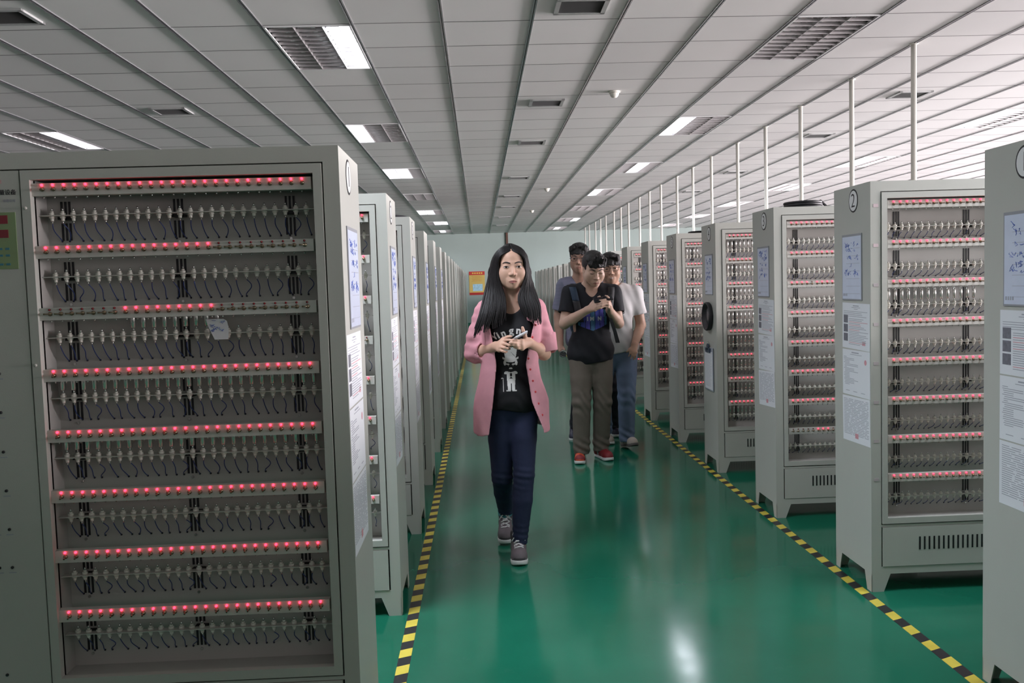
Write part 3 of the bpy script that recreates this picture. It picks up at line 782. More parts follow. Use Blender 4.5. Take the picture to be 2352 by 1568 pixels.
# ------------------------------------------------------------------ sculpting: smooth solids on a grid, turned into one surface
V = lambda *a: np.array(a, float)
def axis(lo, hi, step, fine=(), fstep=.003):
    out = [lo]
    while out[-1] < hi:
        p = out[-1]; st = step
        for a, b in fine:
            if a - 1e-9 <= p < b: st = fstep
            elif p < a < p + st: st = max(a - p, fstep * .5)
        out.append(p + st)
    return np.array(out)
class Sculpt:
    def __init__(s, ax, ay, az):
        s.ax, s.ay, s.az = ax, ay, az
        s.D = np.full((len(ax), len(ay), len(az)), .06, np.float32)
    def _sl(s, lo, hi, pad):
        r = []
        for A, l, h in zip((s.ax, s.ay, s.az), lo, hi):
            i0 = max(0, np.searchsorted(A, l - pad) - 1); i1 = min(len(A), np.searchsorted(A, h + pad) + 1)
            if i1 <= i0: return None
            r.append(slice(i0, i1))
        return tuple(r)
    def _ap(s, sl, d, k, op):
        D = s.D[sl]; d = d.astype(np.float32)
        if op == 'sub':
            d = -d; h = np.clip(.5 - .5 * (d - D) / k, 0, 1); s.D[sl] = d + (D - d) * h + k * h * (1 - h)
        else:
            h = np.clip(.5 + .5 * (d - D) / k, 0, 1); s.D[sl] = d + (D - d) * h - k * h * (1 - h)
    def grid(s, sl): return s.ax[sl[0]][:, None, None], s.ay[sl[1]][None, :, None], s.az[sl[2]][None, None, :]
    def cap(s, a, b, r1, r2=None, k=.01, op='add', sq=1.0):
        """tapered capsule; sq > 1 flattens it front to back"""
        a, b = np.asarray(a, float), np.asarray(b, float); r2 = r1 if r2 is None else r2; R = max(r1, r2)
        sl = s._sl(np.minimum(a, b) - R, np.maximum(a, b) + R, k + .02)
        if sl is None: return s
        X, Y, Z = s.grid(sl); ab = b - a; ab2 = np.array([ab[0], ab[1] * sq, ab[2]]); L = max(1e-9, ab2 @ ab2)
        px, py, pz = X - a[0], (Y - a[1]) * sq, Z - a[2]
        h = np.clip((px * ab2[0] + py * ab2[1] + pz * ab2[2]) / L, 0, 1)
        d = np.sqrt((px - ab2[0] * h) ** 2 + (py - ab2[1] * h) ** 2 + (pz - ab2[2] * h) ** 2) - (r1 + (r2 - r1) * h)
        if sq > 1: d = d / (.5 + .5 * sq)
        s._ap(sl, d, k, op); return s
    def ell(s, c, r, k=.01, op='add', R=None):
        c, r = np.asarray(c, float), np.asarray(r, float); m = np.full(3, r.max()) if R is not None else r
        sl = s._sl(c - m, c + m, k + .02)
        if sl is None: return s
        X, Y, Z = s.grid(sl); p = (X - c[0], Y - c[1], Z - c[2])
        if R is not None: p = tuple(R[0][i] * p[0] + R[1][i] * p[1] + R[2][i] * p[2] for i in range(3))
        k0 = np.sqrt(sum((q / w) ** 2 for q, w in zip(p, r))); k1 = np.sqrt(sum((q / (w * w)) ** 2 for q, w in zip(p, r))) + 1e-9
        s._ap(sl, k0 * (k0 - 1) / k1, k, op); return s
    def chain(s, pts, rs, k=.012, op='add', sq=1.0):
        for i in range(len(pts) - 1): s.cap(pts[i], pts[i + 1], rs[i], rs[i + 1], k, op, sq)
        return s
    def carve(s, loc, eul, half, k=.002):
        """takes out the room of a held box"""
        Rm = np.array(Euler(eul).to_matrix()); c = np.asarray(loc, float); m = np.full(3, np.linalg.norm(half)); sl = s._sl(c - m, c + m, .03)
        X, Y, Z = s.grid(sl); p = (X - c[0], Y - c[1], Z - c[2]); q = [np.abs(Rm[0][i] * p[0] + Rm[1][i] * p[1] + Rm[2][i] * p[2]) - half[i] for i in range(3)]
        d = np.sqrt(sum(np.maximum(v, 0) ** 2 for v in q)) + np.minimum(np.maximum(np.maximum(q[0], q[1]), q[2]), 0)
        s._ap(sl, d, k, 'sub'); return s
    def fn(s, f):
        X, Y, Z = s.ax[:, None, None], s.ay[None, :, None], s.az[None, None, :]
        s.D = f(X, Y, Z, s.D).astype(np.float32); return s
    def front(s, x, z, rank=0):
        """y of the foremost surface under the point (x, z)"""
        i = min(max(np.searchsorted(s.ax, x) - 1, 0), len(s.ax) - 2); j = min(max(np.searchsorted(s.az, z) - 1, 0), len(s.az) - 2)
        u = (x - s.ax[i]) / (s.ax[i + 1] - s.ax[i]); v = (z - s.az[j]) / (s.az[j + 1] - s.az[j])
        c = (s.D[i, :, j] * (1 - u) + s.D[i + 1, :, j] * u) * (1 - v) + (s.D[i, :, j + 1] * (1 - u) + s.D[i + 1, :, j + 1] * u) * v
        q = np.nonzero(c < 0)[0]
        if len(q) == 0: return None
        q = q[0]
        if q == 0: return s.ay[0]
        t = c[q - 1] / (c[q - 1] - c[q]); return s.ay[q - 1] + t * (s.ay[q] - s.ay[q - 1])
    def mesh(s, name, mats, org=(0, 0, 0), pick=None):
        D = s.D.copy()
        for a in (0, -1): D[a] = .05; D[:, a] = .05; D[:, :, a] = .05
        S = D < 0; c = [slice(None, -1), slice(1, None)]
        cnt = sum(S[c[i], c[j], c[k]].astype(np.int8) for i in (0, 1) for j in (0, 1) for k in (0, 1))
        act = (cnt > 0) & (cnt < 8); ci, cj, ck = np.nonzero(act)
        idx = np.full(act.shape, -1, np.int32); idx[ci, cj, ck] = np.arange(len(ci))
        P = np.zeros((len(ci), 3)); n = np.zeros(len(ci)); A = (s.ax, s.ay, s.az)
        cor = [(i, j, k) for i in (0, 1) for j in (0, 1) for k in (0, 1)]
        for p in cor:
            for d in range(3):
                if p[d]: continue
                q = list(p); q[d] = 1
                va = D[ci + p[0], cj + p[1], ck + p[2]]; vb = D[ci + q[0], cj + q[1], ck + q[2]]
                x = (va < 0) != (vb < 0); t = np.where(x, va / np.where(x, va - vb, 1), 0)
                ii = (ci, cj, ck)
                for e in range(3):
                    a0 = A[e][ii[e] + p[e]]; b0 = A[e][ii[e] + q[e]]
                    P[:, e] += np.where(x, a0 + t * (b0 - a0), 0)
                n += x
        P /= n[:, None]
        F = []
        for d in range(3):
            sl0 = [slice(1, -1)] * 3; sl1 = [slice(1, -1)] * 3; sl0[d] = slice(0, -1); sl1[d] = slice(1, None)
            a0 = S[tuple(sl0)]; x = a0 != S[tuple(sl1)]; i = np.array(np.nonzero(x)); flip = a0[x]
            off = np.array([1, 1, 1]); off[d] = 0; i = i + off[:, None]; e, f = (d + 1) % 3, (d + 2) % 3
            def C_(de, df):
                j = i.copy(); j[e] -= de; j[f] -= df; return idx[j[0], j[1], j[2]]
            q = np.stack([C_(1, 1), C_(0, 1), C_(0, 0), C_(1, 0)], 1); q[~flip] = q[~flip][:, ::-1]; F.append(q)
        F = np.concatenate(F); F = F[(F >= 0).all(1)]
        # a little relaxation takes the grid steps out
        for _ in range(2):
            acc = np.zeros_like(P); num = np.zeros(len(P))
            for k in range(4):
                a_, b_ = F[:, k], F[:, (k + 1) % 4]
                for e in range(3): acc[:, e] += np.bincount(a_, P[b_, e], len(P)) + np.bincount(b_, P[a_, e], len(P))
                num += np.bincount(a_, minlength=len(P)) + np.bincount(b_, minlength=len(P))
            P = P * .6 + .4 * acc / np.maximum(num, 1)[:, None]
        me = bpy.data.meshes.new(name); me.vertices.add(len(P)); me.vertices.foreach_set('co', (P - np.array(org)).astype(np.float32).ravel())
        me.loops.add(len(F) * 4); me.loops.foreach_set('vertex_index', F.astype(np.int32).ravel()); me.polygons.add(len(F))
        me.polygons.foreach_set('loop_start', np.arange(0, len(F) * 4, 4, dtype=np.int32)); me.polygons.foreach_set('use_smooth', np.ones(len(F), bool))
        for m_ in (mats if isinstance(mats, (list, tuple)) else [mats]): me.materials.append(m_)
        if pick is not None: me.polygons.foreach_set('material_index', pick(P[F].mean(1)).astype(np.int32))
        me.update(calc_edges=True); me.validate(); return me

# ------------------------------------------------------------------ people: shared pieces
def skin_mat(name, col):
    m = mat(name, col, 0.48, noise=0.07, nscale=28, bump=0.03, bscale=260, spec=0.35)
    b = m.node_tree.nodes['Principled BSDF']; b.inputs['Subsurface Weight'].default_value = 0.12; b.inputs['Subsurface Radius'].default_value = (.012, .005, .003); b.inputs['Subsurface Scale'].default_value = 0.6
    return m
hairm = mat('hair_black', (0.0055, 0.0045, 0.005), 0.46, noise=0.3, nscale=40, spec=0.32)
hair2 = mat('hair_short', (0.010, 0.009, 0.009), 0.45, noise=0.3, nscale=60, bump=0.5, bscale=45, stretch=(4, 4, 2), spec=0.4)
eyew = mat('eye_white', (0.55, 0.52, 0.50), 0.2, noise=0.03)
iris = mat('eye_dark', (0.018, 0.010, 0.008), 0.1, noise=0.1)
lipm = mat('lips', (0.36, 0.125, 0.11), 0.4, noise=0.1, nscale=90)
teeth = mat('teeth', (0.62, 0.60, 0.55), 0.25, noise=0.03)
lace = mat('lace_white', (0.70, 0.70, 0.71), 0.7, noise=0.06)
solew = mat('sole_white', (0.66, 0.67, 0.66), 0.5, noise=0.06)

class Head:
    """a head frame: local x to the picture's right, -y to the face, z up; origin midway between the eyes' depth and the ears, at eye level"""
    def __init__(s, O, yaw=0, pitch=0, roll=0, sc=1.0, wide=1.0):
        s.O = np.array(O, float); s.sc = sc; s.w = wide
        s.M = Euler((math.radians(pitch), math.radians(roll), math.radians(yaw))).to_matrix(); s.R = np.array(s.M)
    def T(s, p): return s.O + s.R @ (np.array((p[0] * s.w, p[1], p[2]), float) * s.sc)
    def body(s, g, female=True, smile=False, brow=.008):
        T, c = s.T, s.sc
        E = lambda p, r, k=.012, op='add': g.ell(T(p), np.array((r[0] * s.w, r[1], r[2])) * c, k * c, op, s.R)
        K = lambda a, b, r1, r2, k=.01, op='add': g.cap(T(a), T(b), r1 * c, r2 * c, k * c, op)
        E((0, .014, .030), (.070, .088, .074)); E((0, -.020, -.030), (.0640, .066, .080), .02); E((0, -.028, .040), (.058, .056, .050), .02)
        j = .049 if female else .048
        for q in (-1, 1):
            K((q * j, .002, -.052), (q * .008, -.058, -.089), .023, .018, .03); E((q * .036, -.040, -.056), (.025, .028, .030), .03); E((q * .037, -.056, -.026), (.026, .024, .026), .03)
            K((q * .046, -.058, .019), (q * .010, -.081, .017), brow, brow, .014)
        E((0, -.068, -.092), (.019, .016, .015), .018)
        K((0, -.082, .006), (0, -.103, -.034), .0065, .0100, .012)
        for q in (-1, 1):
            g.ell(T((q * .032, -.102, .000)), V(.0170, .018, .0125) * c, .012 * c, 'sub', s.R)
            E((q * .032, -.0745, -.001), (.0150, .0125, .0125), .004); E((q * .0122, -.0925, -.0385), (.0088, .0095, .0075), .006)
            E((q * .0075, -.097, -.0445), (.0032, .006, .0026), .003, 'sub')
            E((q * (.0695 / 1), .010, -.012), (.0085, .020, .031), .008); E((q * .0735, .004, -.010), (.004, .010, .016), .005, 'sub')
        E((0, -.080, -.068), (.027, .014, .019), .016)
        mz = .004 if smile else -.0015
        for q in (-1, 1):
            K((q * .021, -.0875, -.0705 + mz), (0, -.0955, -.0675), .0026, .0042, .004); K((q * .018, -.0880, -.0745 + mz), (0, -.0940, -.0780), .0026, .0052, .004)
        K((-.020, -.0945, -.0722), (.020, -.0945, -.0722), .0014, .0014, .002, 'sub')
        if smile:
            for q in (-1, 1): E((q * .038, -.068, -.045), (.016, .014, .014), .018)
        K((0, .020, -.070), (0, .034, -.190), .050 if female else .058, .052 if female else .062, .03)
    def surf(s, g, x, z, lift=.0008):
        """local point on the face, moved forward of the surface"""
        y = -.13
        p = None
        for _ in range(160):
            p = s.T((x, y, z))
            i = [min(max(np.searchsorted(A, q) - 1, 0), len(A) - 2) for A, q in zip((g.ax, g.ay, g.az), p)]
            f = [(q - A[k]) / (A[k + 1] - A[k]) for A, q, k in zip((g.ax, g.ay, g.az), p, i)]
            d = 0
            for a in (0, 1):
                for b in (0, 1):
                    for c_ in (0, 1): d += g.D[i[0] + a, i[1] + b, i[2] + c_] * (f[0] if a else 1 - f[0]) * (f[1] if b else 1 - f[1]) * (f[2] if c_ else 1 - f[2])
            if d < .0004: break
            y += max(.0004, float(d) * .7)
        return s.T((x, y - lift, z))
    def features(s, g, root, org, closed=False, eyeh=.0052, browm=None, browr=.0026, lips=True, lipmat=None, frown=0.0, smile=False):
        o = np.array(org); W = lambda p: tuple(p - o)
        for q in (-1, 1):
            b = MB(); nu, nv = 18, 8; vs = []; ms = []
            if not closed:
                for iu in range(nu + 1):
                    u = -1 + 2 * iu / nu; hh = (1 - abs(u) ** 2.2) ** .75
                    for iv in range(nv + 1):
                        v = -1 + 2 * iv / nv; vs.append(W(s.surf(g, q * .032 + u * .0138, -.0010 + v * hh * eyeh * (1.0 if v > 0 else .75) + .0008 * q * u, .0011)))
                for iu in range(nu):
                    for iv in range(nv):
                        u = (-1 + 2 * (iu + .5) / nu) * .0138; v = (-1 + 2 * (iv + .5) / nv) * (1 - abs(u / .0138) ** 2.2) ** .75 * eyeh
                        a = iu * (nv + 1) + iv; b.add([], [], 0); b.f.append([a, a + 1, a + nv + 2, a + nv + 1]); b.m.append(1 if math.hypot(u, v - .0006) < .0058 else 0); b.sm.append(True)
                b.v = vs
            L = [W(s.surf(g, q * .032 + u * .0150, -.0010 + (1 - abs(u) ** 2.2) ** .75 * (eyeh if not closed else -.0035) + .0008 * q * u, .0016)) for u in np.linspace(-1, 1, 13)]
            b.tube(L, [.0006 + .0010 * (1 - abs(t)) ** .5 for t in np.linspace(-1, 1, 13)], 6, 1)
            b.build('eye', [eyew, iris], root)
            b = MB(); P = []; rr = []
            for t in np.linspace(0, 1, 12):
                P.append(W(s.surf(g, q * (.012 + .037 * t), .0175 + .0065 * math.sin(t * 2.2) - .004 * max(0, t - .6) * 2 + frown * (t - .25), .0002))); rr.append(browr * (.55 + .75 * math.sin(math.pi * min(1, .18 + t * .82))))
            b.tube(P, rr, 6); b.build('eyebrow', browm or hair2, root)
        if lips:
            b = MB(); mz = .004 if smile else -.0015
            for top in (0, 1):
                vs = []; nu, nv = 16, 4
                for iu in range(nu + 1):
                    u = -1 + 2 * iu / nu; zc = -.0722 + mz * abs(u) ** 1.5
                    for iv in range(nv + 1):
                        v = iv / nv; h = (.0050 * (1 - abs(u) ** 1.8) - .0012 * math.exp(-(u / .12) ** 2)) if top else -.0072 * (1 - abs(u) ** 2.2)
                        vs.append(W(s.surf(g, u * .0205, zc + (.0006 if top else -.0006) + v * h, .0007)))
                b.add(vs, [(iu * (nv + 1) + iv, iu * (nv + 1) + iv + 1, (iu + 1) * (nv + 1) + iv + 1, (iu + 1) * (nv + 1) + iv) for iu in range(nu) for iv in range(nv)], 0, True)
            L = [W(s.surf(g, u * .022, -.0722 + mz * abs(u) ** 1.5, .0009)) for u in np.linspace(-1, 1, 13)]
            if smile:
                vs = [W(s.surf(g, u * .018, -.0722 + mz * abs(u) ** 1.5 + v * .0035 * (1 - u * u), .0013)) for u in np.linspace(-1, 1, 11) for v in (-1, 0, 1)]
                b.add(vs, [(i * 3 + j, i * 3 + j + 1, i * 3 + j + 4, i * 3 + j + 3) for i in range(10) for j in range(2)], 2, True)
            else: b.tube(L, .0007, 5, 1)
            b.build('lips', [lipmat or lipm, iris, teeth], root)
def finger(g, pts, r0=.0082, r1=.0062, k=.004):
    n = len(pts); g.chain(pts, [r0 + (r1 - r0) * i / (n - 1) for i in range(n)], k)
def sneaker(root, org, heel, toe, ankle_z, up, accents, lift=0.0, laces=True, pitch=0.0, w=.043, sole=None, accent_at=None):
    """heel and toe: floor points; the shoe is a part with its sole and laces below it"""
    heel, toe = np.array((*heel, 0.), float), np.array((*toe, 0.), float); d = toe - heel; L = np.linalg.norm(d); d /= L; n = np.array((-d[1], d[0], 0))
    # local build: x across, -y forward (towards the toe), heel at y = 0
    st = .0036
    g = Sculpt(axis(-.065, .065, st), axis(-L - .02, .03, st), axis(-.006, .135, st))
    g.cap((0, -.040, .040), (0, -L + .050, .036), .034, .038, .01); g.cap((0, -L + .060, .034), (0, -L + .036, .030), w - .004, .034, .02); g.cap((0, -.032, .05), (0, -.040, .115), .036, .036, .03)
    g.cap((0, -L * .52, .058), (0, -.060, .112), .030, .034, .03); g.cap((0, -.036, .132), (0, -.044, .17), .030, .032, .006, 'sub'); g.ell((0, -.072, .122), (.020, .012, .026), .008)
    g.fn(lambda X, Y, Z, D: np.maximum(D, .022 - Z))
    sl = Sculpt(g.ax, g.ay, g.az)
    sl.cap((0, -.036, .014), (0, -L * .5, .014), .037, .036, .01); sl.cap((0, -L * .5, .014), (0, -L + .042, .016), .036, w, .01); sl.cap((0, -L + .06, .018), (0, -L + .030, .020), w, .032, .01)
    sl.fn(lambda X, Y, Z, D: np.maximum(np.maximum(D, Z - .026 - .006 * np.clip((-Y - L + .05) / .05, 0, 1)), -Z + .0005 + .012 * np.clip((-Y - L + .045) / .05, 0, 1) ** 2))
    def pick(P):
        m = np.zeros(len(P), int); t = -P[:, 1] / L
        m[(t > .93) & (P[:, 2] < .042)] = 1; m[(np.abs(P[:, 0]) > .028) & (t > .30) & (t < .42) & (P[:, 2] > .03) & (P[:, 2] < .075)] = 2; m[(P[:, 2] > .098)] = 1
        if accent_at is not None: m[accent_at(P, t)] = 2
        return m
    ang = math.atan2(d[1], d[0]) + math.pi / 2
    o = put('shoe', g.mesh('shoe', [up] + accents, pick=pick), root, tuple(heel + V(0, 0, lift) - np.array(org)), Euler((math.radians(pitch), 0, ang)))
    put('sole', sl.mesh('sole', [sole or solew]), o)
    if laces:
        b = MB()
        for k in range(5):
            y = -.082 - .019 * k; z = .100 - .0125 * k; wx = .023
            zf = [g.az[np.nonzero(g.D[np.searchsorted(g.ax, x), np.searchsorted(g.ay, y)] < 0)[0][-1]] + .002 if (g.D[np.searchsorted(g.ax, x), np.searchsorted(g.ay, y)] < 0).any() else z for x in (-wx, -.01, 0, .01, wx)]
            b.tube([(x, y + .005 * (1 if (x > 0) == (k % 2 == 0) else -1), q + .001) for x, q in zip((-wx, -.01, 0, .01, wx), zf)], .0042, 6)
            if k < 4:
                for q in (-1, 1): b.tube([(q * wx, y, zf[0]), (-q * wx * .6, y - .02, zf[0] - .006)], .0034, 5)
        z = .140
        for q in (-1, 1): b.tube([(0, -.090, z - .008), (q * .022, -.094, z + .004), (q * .030, -.100, z - .014), (q * .010, -.098, z - .012), (q * .034, -.118, z - .040)], .0026, 5)
        b.build('laces', lace, o)
    return o
def decal(name, g, tris_mesh, where, m_, parent, org, lift=.0012, warp=None):
    """print on the front of a garment: a flat 2-D mesh laid on the surface of sculpt g"""
    vs = []; ok = []
    for v in tris_mesh.vertices:
        x, z = (warp(v.co.x, v.co.y) if warp else (v.co.x, v.co.y)); x += where[0]; z += where[1]
        y = g.front(x, z); ok.append(y is not None); vs.append((x - org[0], (y or 0) - lift - org[1], z - org[2]))
    b = MB(); b.v = vs
    for p in tris_mesh.polygons:
        if all(ok[i] for i in p.vertices): b.f.append(list(p.vertices)); b.m.append(0); b.sm.append(False)
    return b.build(name, m_, parent)
def raster(shape, x0, x1, z0, z1, st):
    """2-D mesh of small squares where shape(x, z) holds"""
    b = MB(); nx, nz = int((x1 - x0) / st), int((z1 - z0) / st); ids = {}
    def vid(i, j):
        if (i, j) not in ids: ids[(i, j)] = len(b.v); b.v.append((x0 + i * st, z0 + j * st, 0))
        return ids[(i, j)]
    for i in range(nx):
        for j in range(nz):
            if shape(x0 + (i + .5) * st, z0 + (j + .5) * st): b.f.append([vid(i, j), vid(i + 1, j), vid(i + 1, j + 1), vid(i, j + 1)]); b.m.append(0); b.sm.append(False)
    return b.mesh('print', [black])
# ------------------------------------------------------------------ the woman in the pink shirt
def woman():
    org = (.155, 4.50, 0)
    root = thing('person', 'woman with long black hair in open pink shirt and black tee, holding a phone', 'person', org)
    skin = skin_mat('skin_woman', (0.60, 0.375, 0.28))
    H = Head((.166, 4.465, 1.496), yaw=2, pitch=2)
    hands_y = [(4.235, 4.37)]
    ax = axis(-.14, .46, .0065, [(.06, .262)], .0032)
    ay = axis(4.22, 4.92, .0075, [(4.235, 4.38), (4.38, 4.49)], .0034)
    az = axis(-.01, 1.64, .008, [(1.055, 1.205), (1.37, 1.58)], .0030)
    g = Sculpt(ax, ay, az)
    def torso(g, o):
        g.ell((.158, 4.505, 1.175), V(.128, .088, .150) + o, .03); g.ell((.154, 4.505, 1.00), V(.106, .080, .150) + o, .05)
        g.ell((.148, 4.515, .815), V(.140, .100, .130) + o, .05)
        g.cap((.035, 4.51, 1.268), (.285, 4.51, 1.268), .040 + o, .040 + o, .05)
        for q in (-1, 1):
            g.ell((.158 + q * .058, 4.432, 1.165), V(.052, .045, .052) + o, .04); g.cap((.160 + q * .03, 4.512, 1.340), (.160 + q * .11, 4.512, 1.290), .030 + o, .030 + o, .04)
    RA = [(.022, 4.51, 1.262), (-.030, 4.545, 1.048), (.073, 4.36, 1.099)]; LA = [(.290, 4.51, 1.262), (.327, 4.545, 1.040), (.236, 4.355, 1.114)]
    LEG = {'r': [(.088, 4.51, .80), (.087, 4.50, .405), (.107, 4.785, .130)], 'l': [(.212, 4.51, .80), (.198, 4.435, .430), (.166, 4.405, .085)]}
    torso(g, -.004)
    H.body(g, True)
    for A in (RA, LA):
        g.cap(A[0], A[1], .040, .034, .02); g.cap(A[1], (np.array(A[1]) * .6 + np.array(A[2]) * .4), .036, .0345, .012); g.cap((np.array(A[1]) * .6 + np.array(A[2]) * .4), A[2], .0345, .0240, .012)
    for q in LEG.values():
        g.cap(q[0], q[1], .070, .045, .03); g.cap(q[1], q[2], .044, .031, .02); 
    for q in ('r', 'l'):
        a = np.array(LEG[q][2]); g.cap(a, a + V(-.005, -.06, -.055), .026, .018, .02)
    # her right hand comes in from the left, fingers along the phone
    Wr = V(.073, 4.36, 1.099)
    pal = [(.105, 4.318, 1.124), (.100, 4.308, 1.113), (.094, 4.306, 1.099), (.088, 4.311, 1.084)]
    for p in pal: g.cap(Wr, p, .019, .0118, .010)
    g.cap(pal[0], pal[3], .0105, .0100, .008)
    finger(g, [pal[0], (.124, 4.290, 1.133), (.140, 4.272, 1.134), (.154, 4.262, 1.131)]); finger(g, [pal[1], (.121, 4.280, 1.115), (.138, 4.270, 1.107), (.146, 4.276, 1.101)], .0086)
    finger(g, [pal[2], (.114, 4.279, 1.096), (.130, 4.278, 1.091), (.139, 4.287, 1.089)]); finger(g, [pal[3], (.105, 4.284, 1.079), (.117, 4.283, 1.074), (.126, 4.289, 1.076)], .0074, .0056)
    finger(g, [(.088, 4.342, 1.116), (.108, 4.325, 1.136), (.132, 4.308, 1.147), (.150, 4.300, 1.149)], .0105, .0070)
    # her left hand carries it, thumb up
    Wl = V(.236, 4.355, 1.114)
    pal = [(.196, 4.274, 1.126), (.196, 4.270, 1.113), (.198, 4.275, 1.101), (.200, 4.281, 1.090)]
    for p in pal: g.cap(Wl, p, .019, .0118, .010)
    g.cap(pal[0], pal[3], .0105, .0100, .008)
    finger(g, [pal[0], (.173, 4.250, 1.132), (.156, 4.246, 1.135), (.145, 4.250, 1.134)]); finger(g, [pal[1], (.169, 4.245, 1.118), (.149, 4.244, 1.122), (.139, 4.250, 1.121)], .0084)
    finger(g, [pal[2], (.174, 4.250, 1.106), (.158, 4.247, 1.110), (.148, 4.251, 1.111)]); finger(g, [pal[3], (.180, 4.259, 1.093), (.168, 4.256, 1.097), (.159, 4.257, 1.099)], .0074, .0056)
    finger(g, [(.226, 4.338, 1.124), (.216, 4.310, 1.150), (.210, 4.296, 1.173), (.206, 4.294, 1.192)], .0125, .0072)
    g.carve((.187, 4.283, 1.150), (math.radians(-13), math.radians(-24), math.radians(14)), (.0360, .0700, .0062))
    put('body', g.mesh('body', skin, org), root)
    H.features(g, root, org, eyeh=.0050, frown=-.002, browr=.0027)

    # black tee
    tee = mat('tee_black', (0.012, 0.012, 0.014), 0.75, noise=0.15, nscale=30, bump=0.2, bscale=18, spec=0.25)
    t = Sculpt(axis(-.03, .35, .006), axis(4.34, 4.64, .0055), axis(.72, 1.36, .006))
    torso(t, .005)
    t.ell((.148, 4.515, .825), V(.152, .118, .135), .05)
    for A in (RA, LA): t.cap(A[0], np.array(A[0]) * .5 + np.array(A[1]) * .5, .047, .047, .02)
    t.fn(lambda X, Y, Z, D: D + .0016 * np.sin(Z * 95 + X * 40 + 3 * np.sin(X * 30)) * np.clip((1.12 - Z) * 9, 0, 1))
    t.ell((.156, 4.43, 1.345), (.066, .11, .088), .006, 'sub'); t.cap((.162, 4.50, 1.25), (.162, 4.50, 1.45), .062, .070, .006, 'sub')
    t.fn(lambda X, Y, Z, D: np.maximum(D, .758 + .01 * np.sin(X * 20) - Z))
    put('t_shirt', t.mesh('t_shirt', tee, org), root)
    pr = mat('print_white', (0.58, 0.57, 0.55), 0.8, noise=0.10, nscale=60)
    R0 = .155
    cx, cz = .148, 1.172
    for ch, x, z, rot_, sz in (('W', .060, 1.138, 36, .038), ('i', .086, 1.151, 28, .040), ('n', .112, 1.161, 20, .040), ('g', .153, 1.172, 5, .044), ('n', .190, 1.172, -6, .042), ('a', .226, 1.160, -22, .042)):
        me = text_mesh(ch, sz * 1.2, 0, bold=.0019); a = math.radians(rot_)
        decal('lettering', t, me, (x, z), pr, root, org, .0014, lambda p, q, a=a: (p * math.cos(a) - q * math.sin(a), p * math.sin(a) + q * math.cos(a)))
    def fig(x, z):
        e = lambda a, b, c, d: ((x - a) / c) ** 2 + ((z - b) / d) ** 2 < 1
        hat = 1.022 < z < 1.085 and abs(x) < .026 + (z - 1.022) * .16 and not (abs(x - .012 - (z - 1.05) * -.9) < .0012 and 1.03 < z < 1.06)
        brim = e(0, 1.018, .027, .010); tip = any((abs(z - (1.026 + (q * x - .03) * .5)) < .0052 and .026 < q * x < .041) for q in (-1, 1))
        hair_ = any(e(q * .029, 1.006, .0065, .014) for q in (-1, 1))
        br = any(e(q * .0155, .9985 + q * x * .15 - .002, .0095, .0038) for q in (-1, 1)); ey = any(e(q * .012, .990, .0014, .0014) for q in (-1, 1))
        mo = e(0, .977, .0085, .0046) and z > .974; 
        sh = any(e(q * .021, .953, .013, .0095) for q in (-1, 1)) and z > .948; bow = any(abs(z - .955) < .0015 + q * x * .45 and 0 < q * x < .009 for q in (-1, 1))
        body_ = .918 < z < .950 and abs(x) < .021 and not (abs(x) < (.936 - z) * .9 and z > .926) and not (abs(x) < .0055 and z > .936)
        legs = .868 < z <= .922 and abs(x) < .021 - (.922 - z) * .06 and not (abs(x) < .0022 and z < .902); shoe_ = .863 < z <= .870 and .004 < abs(x) < .026
        cane = (abs(x + .0405) < .0022 and .862 < z < .922) or (abs(math.hypot(x + .0445, z - .924) - .0045) < .0020 and z > .923)
        return hat or brim or tip or hair_ or br or ey or mo or sh or bow or body_ or legs or shoe_ or cane
    decal('figure_print', t, raster(fig, -.055, .05, .855, 1.09, .0016), (.146, .003), pr, root, org, .0014)

    # open pink shirt, sleeves rolled
    pink = mat('shirt_pink', (0.69, 0.33, 0.385), 0.8, noise=0.10, nscale=26, bump=0.25, bscale=24, spec=0.2)
    s = Sculpt(axis(-.14, .44, .005), axis(4.30, 4.70, .005), axis(.60, 1.36, .0055))
    zk = [.60, .66, .81, 1.00, 1.10, 1.20, 1.30]
    xl = [-.064, -.060, -.040, -.004, .006, .000, .02]; xr = [.357, .350, .337, .285, .302, .310, .29]
    il = [.015, .026, .050, .074, .062, .045, .09]; ir = [.312, .303, .247, .222, .240, .266, .22]
    fy = [4.335, 4.345, 4.365, 4.375, 4.355, 4.360, 4.42]; by = [4.66, 4.655, 4.635, 4.615, 4.615, 4.615, 4.60]
    def shell(X, Y, Z, D):
        f = lambda A: np.interp(Z, zk, A)
        cx_, rx = (f(xl) + f(xr)) / 2, (f(xr) - f(xl)) / 2; cy_, ry = (f(fy) + f(by)) / 2, (f(by) - f(fy)) / 2
        d = (((np.abs(X - cx_) / rx) ** 2.6 + (np.abs(Y - cy_) / ry) ** 2.6) ** (1 / 2.6) - 1) * np.minimum(rx, ry)
        d = d + .0055 * np.sin(X * 62 + 1.6 * np.sin(Z * 9)) * np.clip((1.02 - Z) * 4, 0, 1)
        return np.maximum(d, Z - 1.30)
    s.fn(shell)
    torso(s, .012)
    s.fn(lambda X, Y, Z, D: D)
    sl_ = Sculpt(s.ax, s.ay, s.az)
